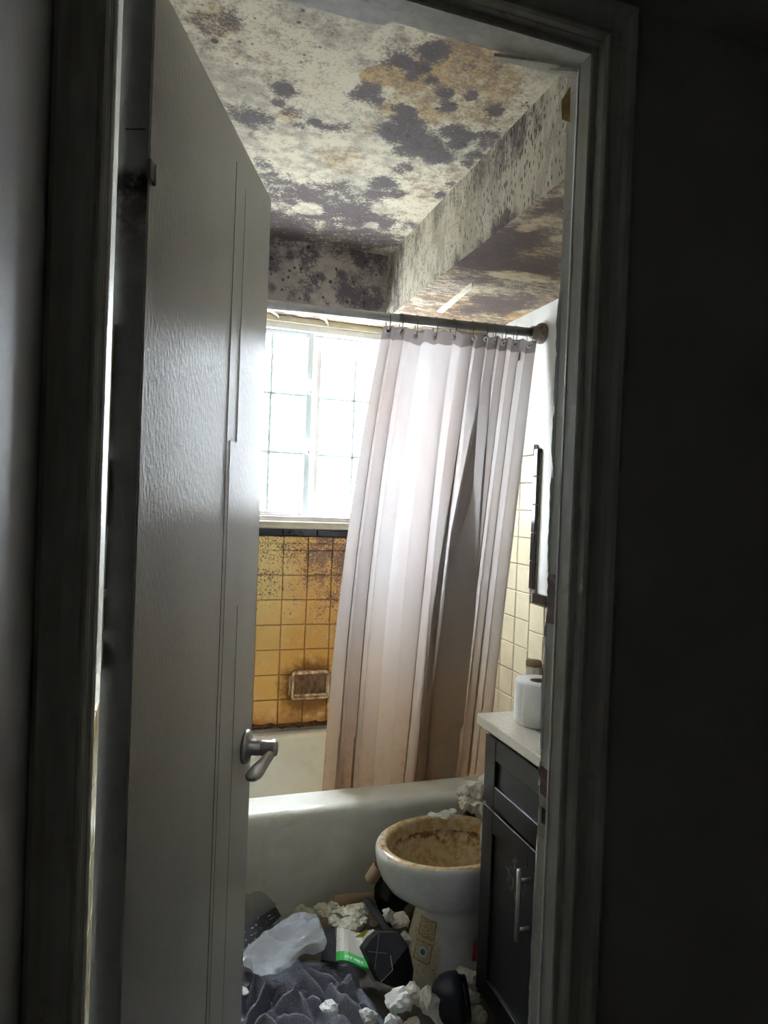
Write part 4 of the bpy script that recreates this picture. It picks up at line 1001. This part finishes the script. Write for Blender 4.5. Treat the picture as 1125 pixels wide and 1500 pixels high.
pouch('grey_film_bag', [(352,1310),(372,1308),(395,1315),(405,1325),(384,1352),(352,1368)], [.15,.15,.14,.11,.02,.015], .02, 'bag', 'dull grey plastic film behind the black printed packet', 'plastic bag', seed=5)
# green and white carton, bent
slab_obj('printed_carton', [(492,1408),(556,1418),(548,1364),(494,1362)], [.085,.095,.125,.115], .006, 'carton', 'bent white printed carton with a bright green band along its edge', 'carton', bend=.02)
slab_obj('yellow_card', [(520,1372),(546,1373),(552,1362),(536,1363)], [.11,.11,.125,.125], .003, 'yellow', 'small yellow card tucked behind the black box', 'card')
slab_obj('felt_sheet', [(470,1406),(496,1410),(490,1356),(476,1358)], [.085,.085,.10,.10], .006, 'charcoal', 'dark charcoal sheet between the towel and the carton', 'sheet')
slab_obj('cardboard_flap', [(468,1360),(482,1362),(480,1344),(468,1343)], [.09,.09,.12,.12], .004, 'card', 'small brown cardboard flap behind the plastic bag', 'cardboard')
# black folded box with creases and pale edges
bxo = tag(empty('black_box', hit(572, 1436, 2, .0)), 'flattened black cardboard box with pale crease lines by the toilet', 'box')
bpx = [((534,1390),.135),((545,1375),.15),((556,1366),.16),((585,1366),.16),((598,1386),.14),((606,1420),.09),((604,1440),.05),((585,1450),.04),((557,1439),.08)]
bp = [hit(*p, 2, z)-bxo.location for p, z in bpx]
slabpts('box_face', bp, .03, (-.25, .9, -.35), 'blackcard', bxo)
def strip(name, a, b, za, zb, w, mat, par):
    p, q = hit(*a, 2, za)-par.location, hit(*b, 2, zb)-par.location; bm = bmesh.new(); off = Vector((.02, -.06, .05)).normalized()*.004
    sweep(bm, [p+off, q+off], w, 6); return build(name, bm, mat, par)
strip('crease', (554,1368), (548,1420), .162, .11, .0012, 'bluegrey', bxo); strip('crease', (538,1394), (566,1397), .138, .130, .0012, 'bluegrey', bxo)
strip('pale_edge', (571,1400), (574,1421), .128, .108, .0010, 'greycard', bxo); strip('pale_edge', (574,1421), (557,1439), .108, .083, .0010, 'greycard', bxo)
slab_obj('paper_offcut', [(532,1417),(546,1412),(558,1440),(546,1438)], [.07,.075,.05,.05], .004, 'greycard', 'grey and white card offcut under the black box', 'card')
# black rubbish bag and strap
def blob(name, px, py, z, sx, sy, sz, mat, label, cat, seed, rough=.5, rz=0, at=None):
    me = wad_mesh(seed, 1, rough); o = link(name, me, mat, None, True); c = hit(px, py, 2, z); hh = max(v.co.z for v in me.vertices)
    o.scale = (sx, sy, sz); o.rotation_euler = (0, 0, rz); o.location = (c.x, c.y, max(.002, c.z-hh*sz*.5))
    if at: o.location = at
    return tag(o, label, cat)
blob('rubbish_bag', 580, 1318, .13, .072, .056, .11, 'blackplastic', 'crumpled black rubbish bag between the bathtub and the toilet foot', 'rubbish bag', 11, .45, .4, (.765, 2.065, .002))
bm = bmesh.new(); P = [hit(px, py, 2, z) for px, py, z in ((536,1318,.14),(545,1330,.145),(556,1346,.14),(566,1362,.135),(576,1372,.13))]
for s in (0, 1): pass
V = []
for k, p in enumerate(P): V += [p+Vector((-.013, -.006, .003)), p+Vector((.013, .006, -.003))]
o = pyd('strap', V, [(2*k, 2*k+1, 2*k+3, 2*k+2) for k in range(4)], 'charcoal', None, True); o.modifiers.new('s', 'SOLIDIFY').thickness = .004
bm.free(); tag(o, 'flat black strap running from the rubbish bag to the black box', 'strap')
# cardboard tubes
def tube(a, za, b, zb, r, label):
    p, q = hit(*a, 2, za), hit(*b, 2, zb); o = empty('cardboard_tube', (p+q)/2); c = o.location.copy(); d = (q-p).normalized(); L = (q-p).length
    bm = bmesh.new(); lathe(bm, [(r, -L/2), (r, L/2), (r-.0016, L/2), (r-.0016, -L/2), (r, -L/2)], (0, 0, 0), d, 28); build('tube_wall', bm, 'card', o, True)
    bm = bmesh.new(); lathe(bm, [(r-.0018, -L/2+.002), (r-.0018, L/2-.002)], (0, 0, 0), d, 28); build('tube_lining', bm, 'card_dark', o, True)
    return tag(o, label, 'cardboard tube')
tube((489, 1321), .105, (552, 1316), .105, .020, 'empty cardboard tube lying along the foot of the bathtub')
tube((543, 1288), .20, (556, 1268), .25, .021, 'empty cardboard tube leaning against the bathtub by the toilet bowl')
# wads
G1, G2 = 'white tissue wads on the towel', 'yellowed tissue wads along the tub'
wad(482, 1476, 27, .105, 'single small white tissue wad in the middle of the grey towel', 'paper', 1, 1.1)
wad(540, 1492, 34, .085, 'white tissue wad at the near edge of the towel', 'paper', 2, 1.0)
wad(580, 1467, 42, .085, 'large bright tissue wad beside the navy rubber cup', 'paper', 3, 1.1)
wad(606, 1457, 34, .095, 'tissue wad leaning on the large bright wad', 'paper_wet', 4, 1.3)
wad(622, 1462, 26, .10, 'narrow upright tissue wad touching the navy rubber cup', 'paper_wet', 5, 1.7)
wad(575, 1496, 28, .06, 'tissue wad in front of the large bright wad', 'paper', 6, 1.0)
wad(604, 1500, 26, .05, 'flattened tissue wad with yellowed side by the cup', 'paper_wet', 7, .9)
for k, (x, y, w_, z) in enumerate(((498,1340,34,.10),(516,1338,36,.11),(534,1336,34,.11),(508,1356,34,.10),(490,1352,28,.095),(478,1336,20,.11),(487,1327,20,.12),(470,1330,20,.10),(526,1352,26,.10),(545,1345,24,.09),(456,1338,22,.06),(441,1333,18,.05))):
    wad(x, y, w_, z, 'dirty yellowed tissue wad heaped along the foot of the bathtub', 'paper_old', k, 1.0, G2)
wad(569, 1343, 22, .15, 'upright pale tissue wad on the black rubbish bag', 'paper_wet', 2, 1.5)
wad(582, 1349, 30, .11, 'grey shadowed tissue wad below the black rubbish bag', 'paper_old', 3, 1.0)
wad(594, 1374, 20, .085, 'small cream tissue wad at the toilet foot, upper of two', 'paper_wet', 4, 1.2); wad(592, 1394, 18, .06, 'small cream tissue wad at the toilet foot, lower of two', 'paper_old', 5, 1.0)
wad(681, 1432, 44, .05, 'wide tissue wad between toilet foot and vanity', 'paper_wet', 6, .9); wad(664, 1428, 26, .045, 'flat tissue wad against the right of the toilet foot', 'paper_old', 1, .9)
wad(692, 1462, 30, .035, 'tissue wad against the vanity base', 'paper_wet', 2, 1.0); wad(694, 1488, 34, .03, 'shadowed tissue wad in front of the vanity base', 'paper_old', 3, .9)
# folded paper napkin
slab_obj('paper_napkin', [(618,1484),(652,1508),(652,1463),(634,1460)], [.06,.03,.09,.115], .008, 'paper', 'folded white paper napkin resting on the navy rubber cup', 'napkin', bend=.012, nseg=3)
# navy rubber cup on its side
c = hit(655, 1466, 2, .065); cup = tag(empty('rubber_cup', (c.x, c.y, .0)), 'navy rubber cup lying on its side between tissue wads', 'rubber cup')
ax = Vector((.92, -.25, .10)).normalized(); bm = bmesh.new()
lathe(bm, [(0, -.062), (.026, -.060), (.030, -.052), (.030, -.040), (.046, -.030), (.060, -.012), (.066, .010), (.066, .034), (.062, .036), (.060, .010), (.048, -.016), (.0, -.030)], (0, 0, .066), ax, 36); build('cup', bm, 'navy', cup, True)
bm = bmesh.new(); lathe(bm, [(.050, .034), (.058, .034), (.054, .056), (.046, .056), (.050, .034)], (0, 0, .066), ax, 36); build('inner_lip', bm, 'blackplastic', cup, True)
# red and white wrapper squeezed beside the vanity
slab_obj('red_wrapper', [(693,1408),(703,1410),(703,1382),(695,1384)], [.07,.07,.12,.12], .004, 'red', 'red wrapper squeezed between the toilet and vanity', 'wrapper', bend=.006)
# crumpled papers between toilet and tub end
GP = 'crumpled papers between toilet and tub'
for k, (x, y, w_, z, m, s) in enumerate(((700,1158,44,.47,'paper_wet',1.1),(706,1180,40,.42,'paper_wet',1.2),(682,1178,26,.43,'paper_wet',1.2),(676,1160,22,.46,'paper_wet',1.2),(720,1150,46,.49,'paper_wet',1.1),(650,1193,20,.40,'paper',.7),(634,1194,18,.40,'paper_wet',.6),(722,1185,40,.42,'paper_wet',1.1),(663,1190,14,.405,'paper',1.1))):
    wad(x, y, w_, z, 'crumpled off-white paper heaped between the toilet rim and tub', m, k, s, GP, 'crumpled_paper')
blob('stuffed_bag', 706, 1190, .3, .075, .036, .21, 'blackplastic', 'dark stuffed bag under the crumpled papers beside the tub', 'rubbish bag', 13, .25, 0, (1.06, 2.105, .002))
# white cup and dish by the door edge
o = tag(empty('paper_cup', hit(346, 1424, 2, .09)-Vector((0, 0, .0))), 'white ribbed paper cup lying behind the door edge on the towel', 'cup')
bm = bmesh.new(); lathe(bm, [(0, -.035), (.028, -.035), (.034, .03), (.036, .032), (.033, .034), (.027, -.032), (0, -.032)], (0, 0, .0), (.8, -.5, .25), 28); build('cup_wall', bm, 'paper', o, True)
wad(356, 1452, 18, .085, 'small white tissue wad by the paper cup', 'paper', 4, .7)
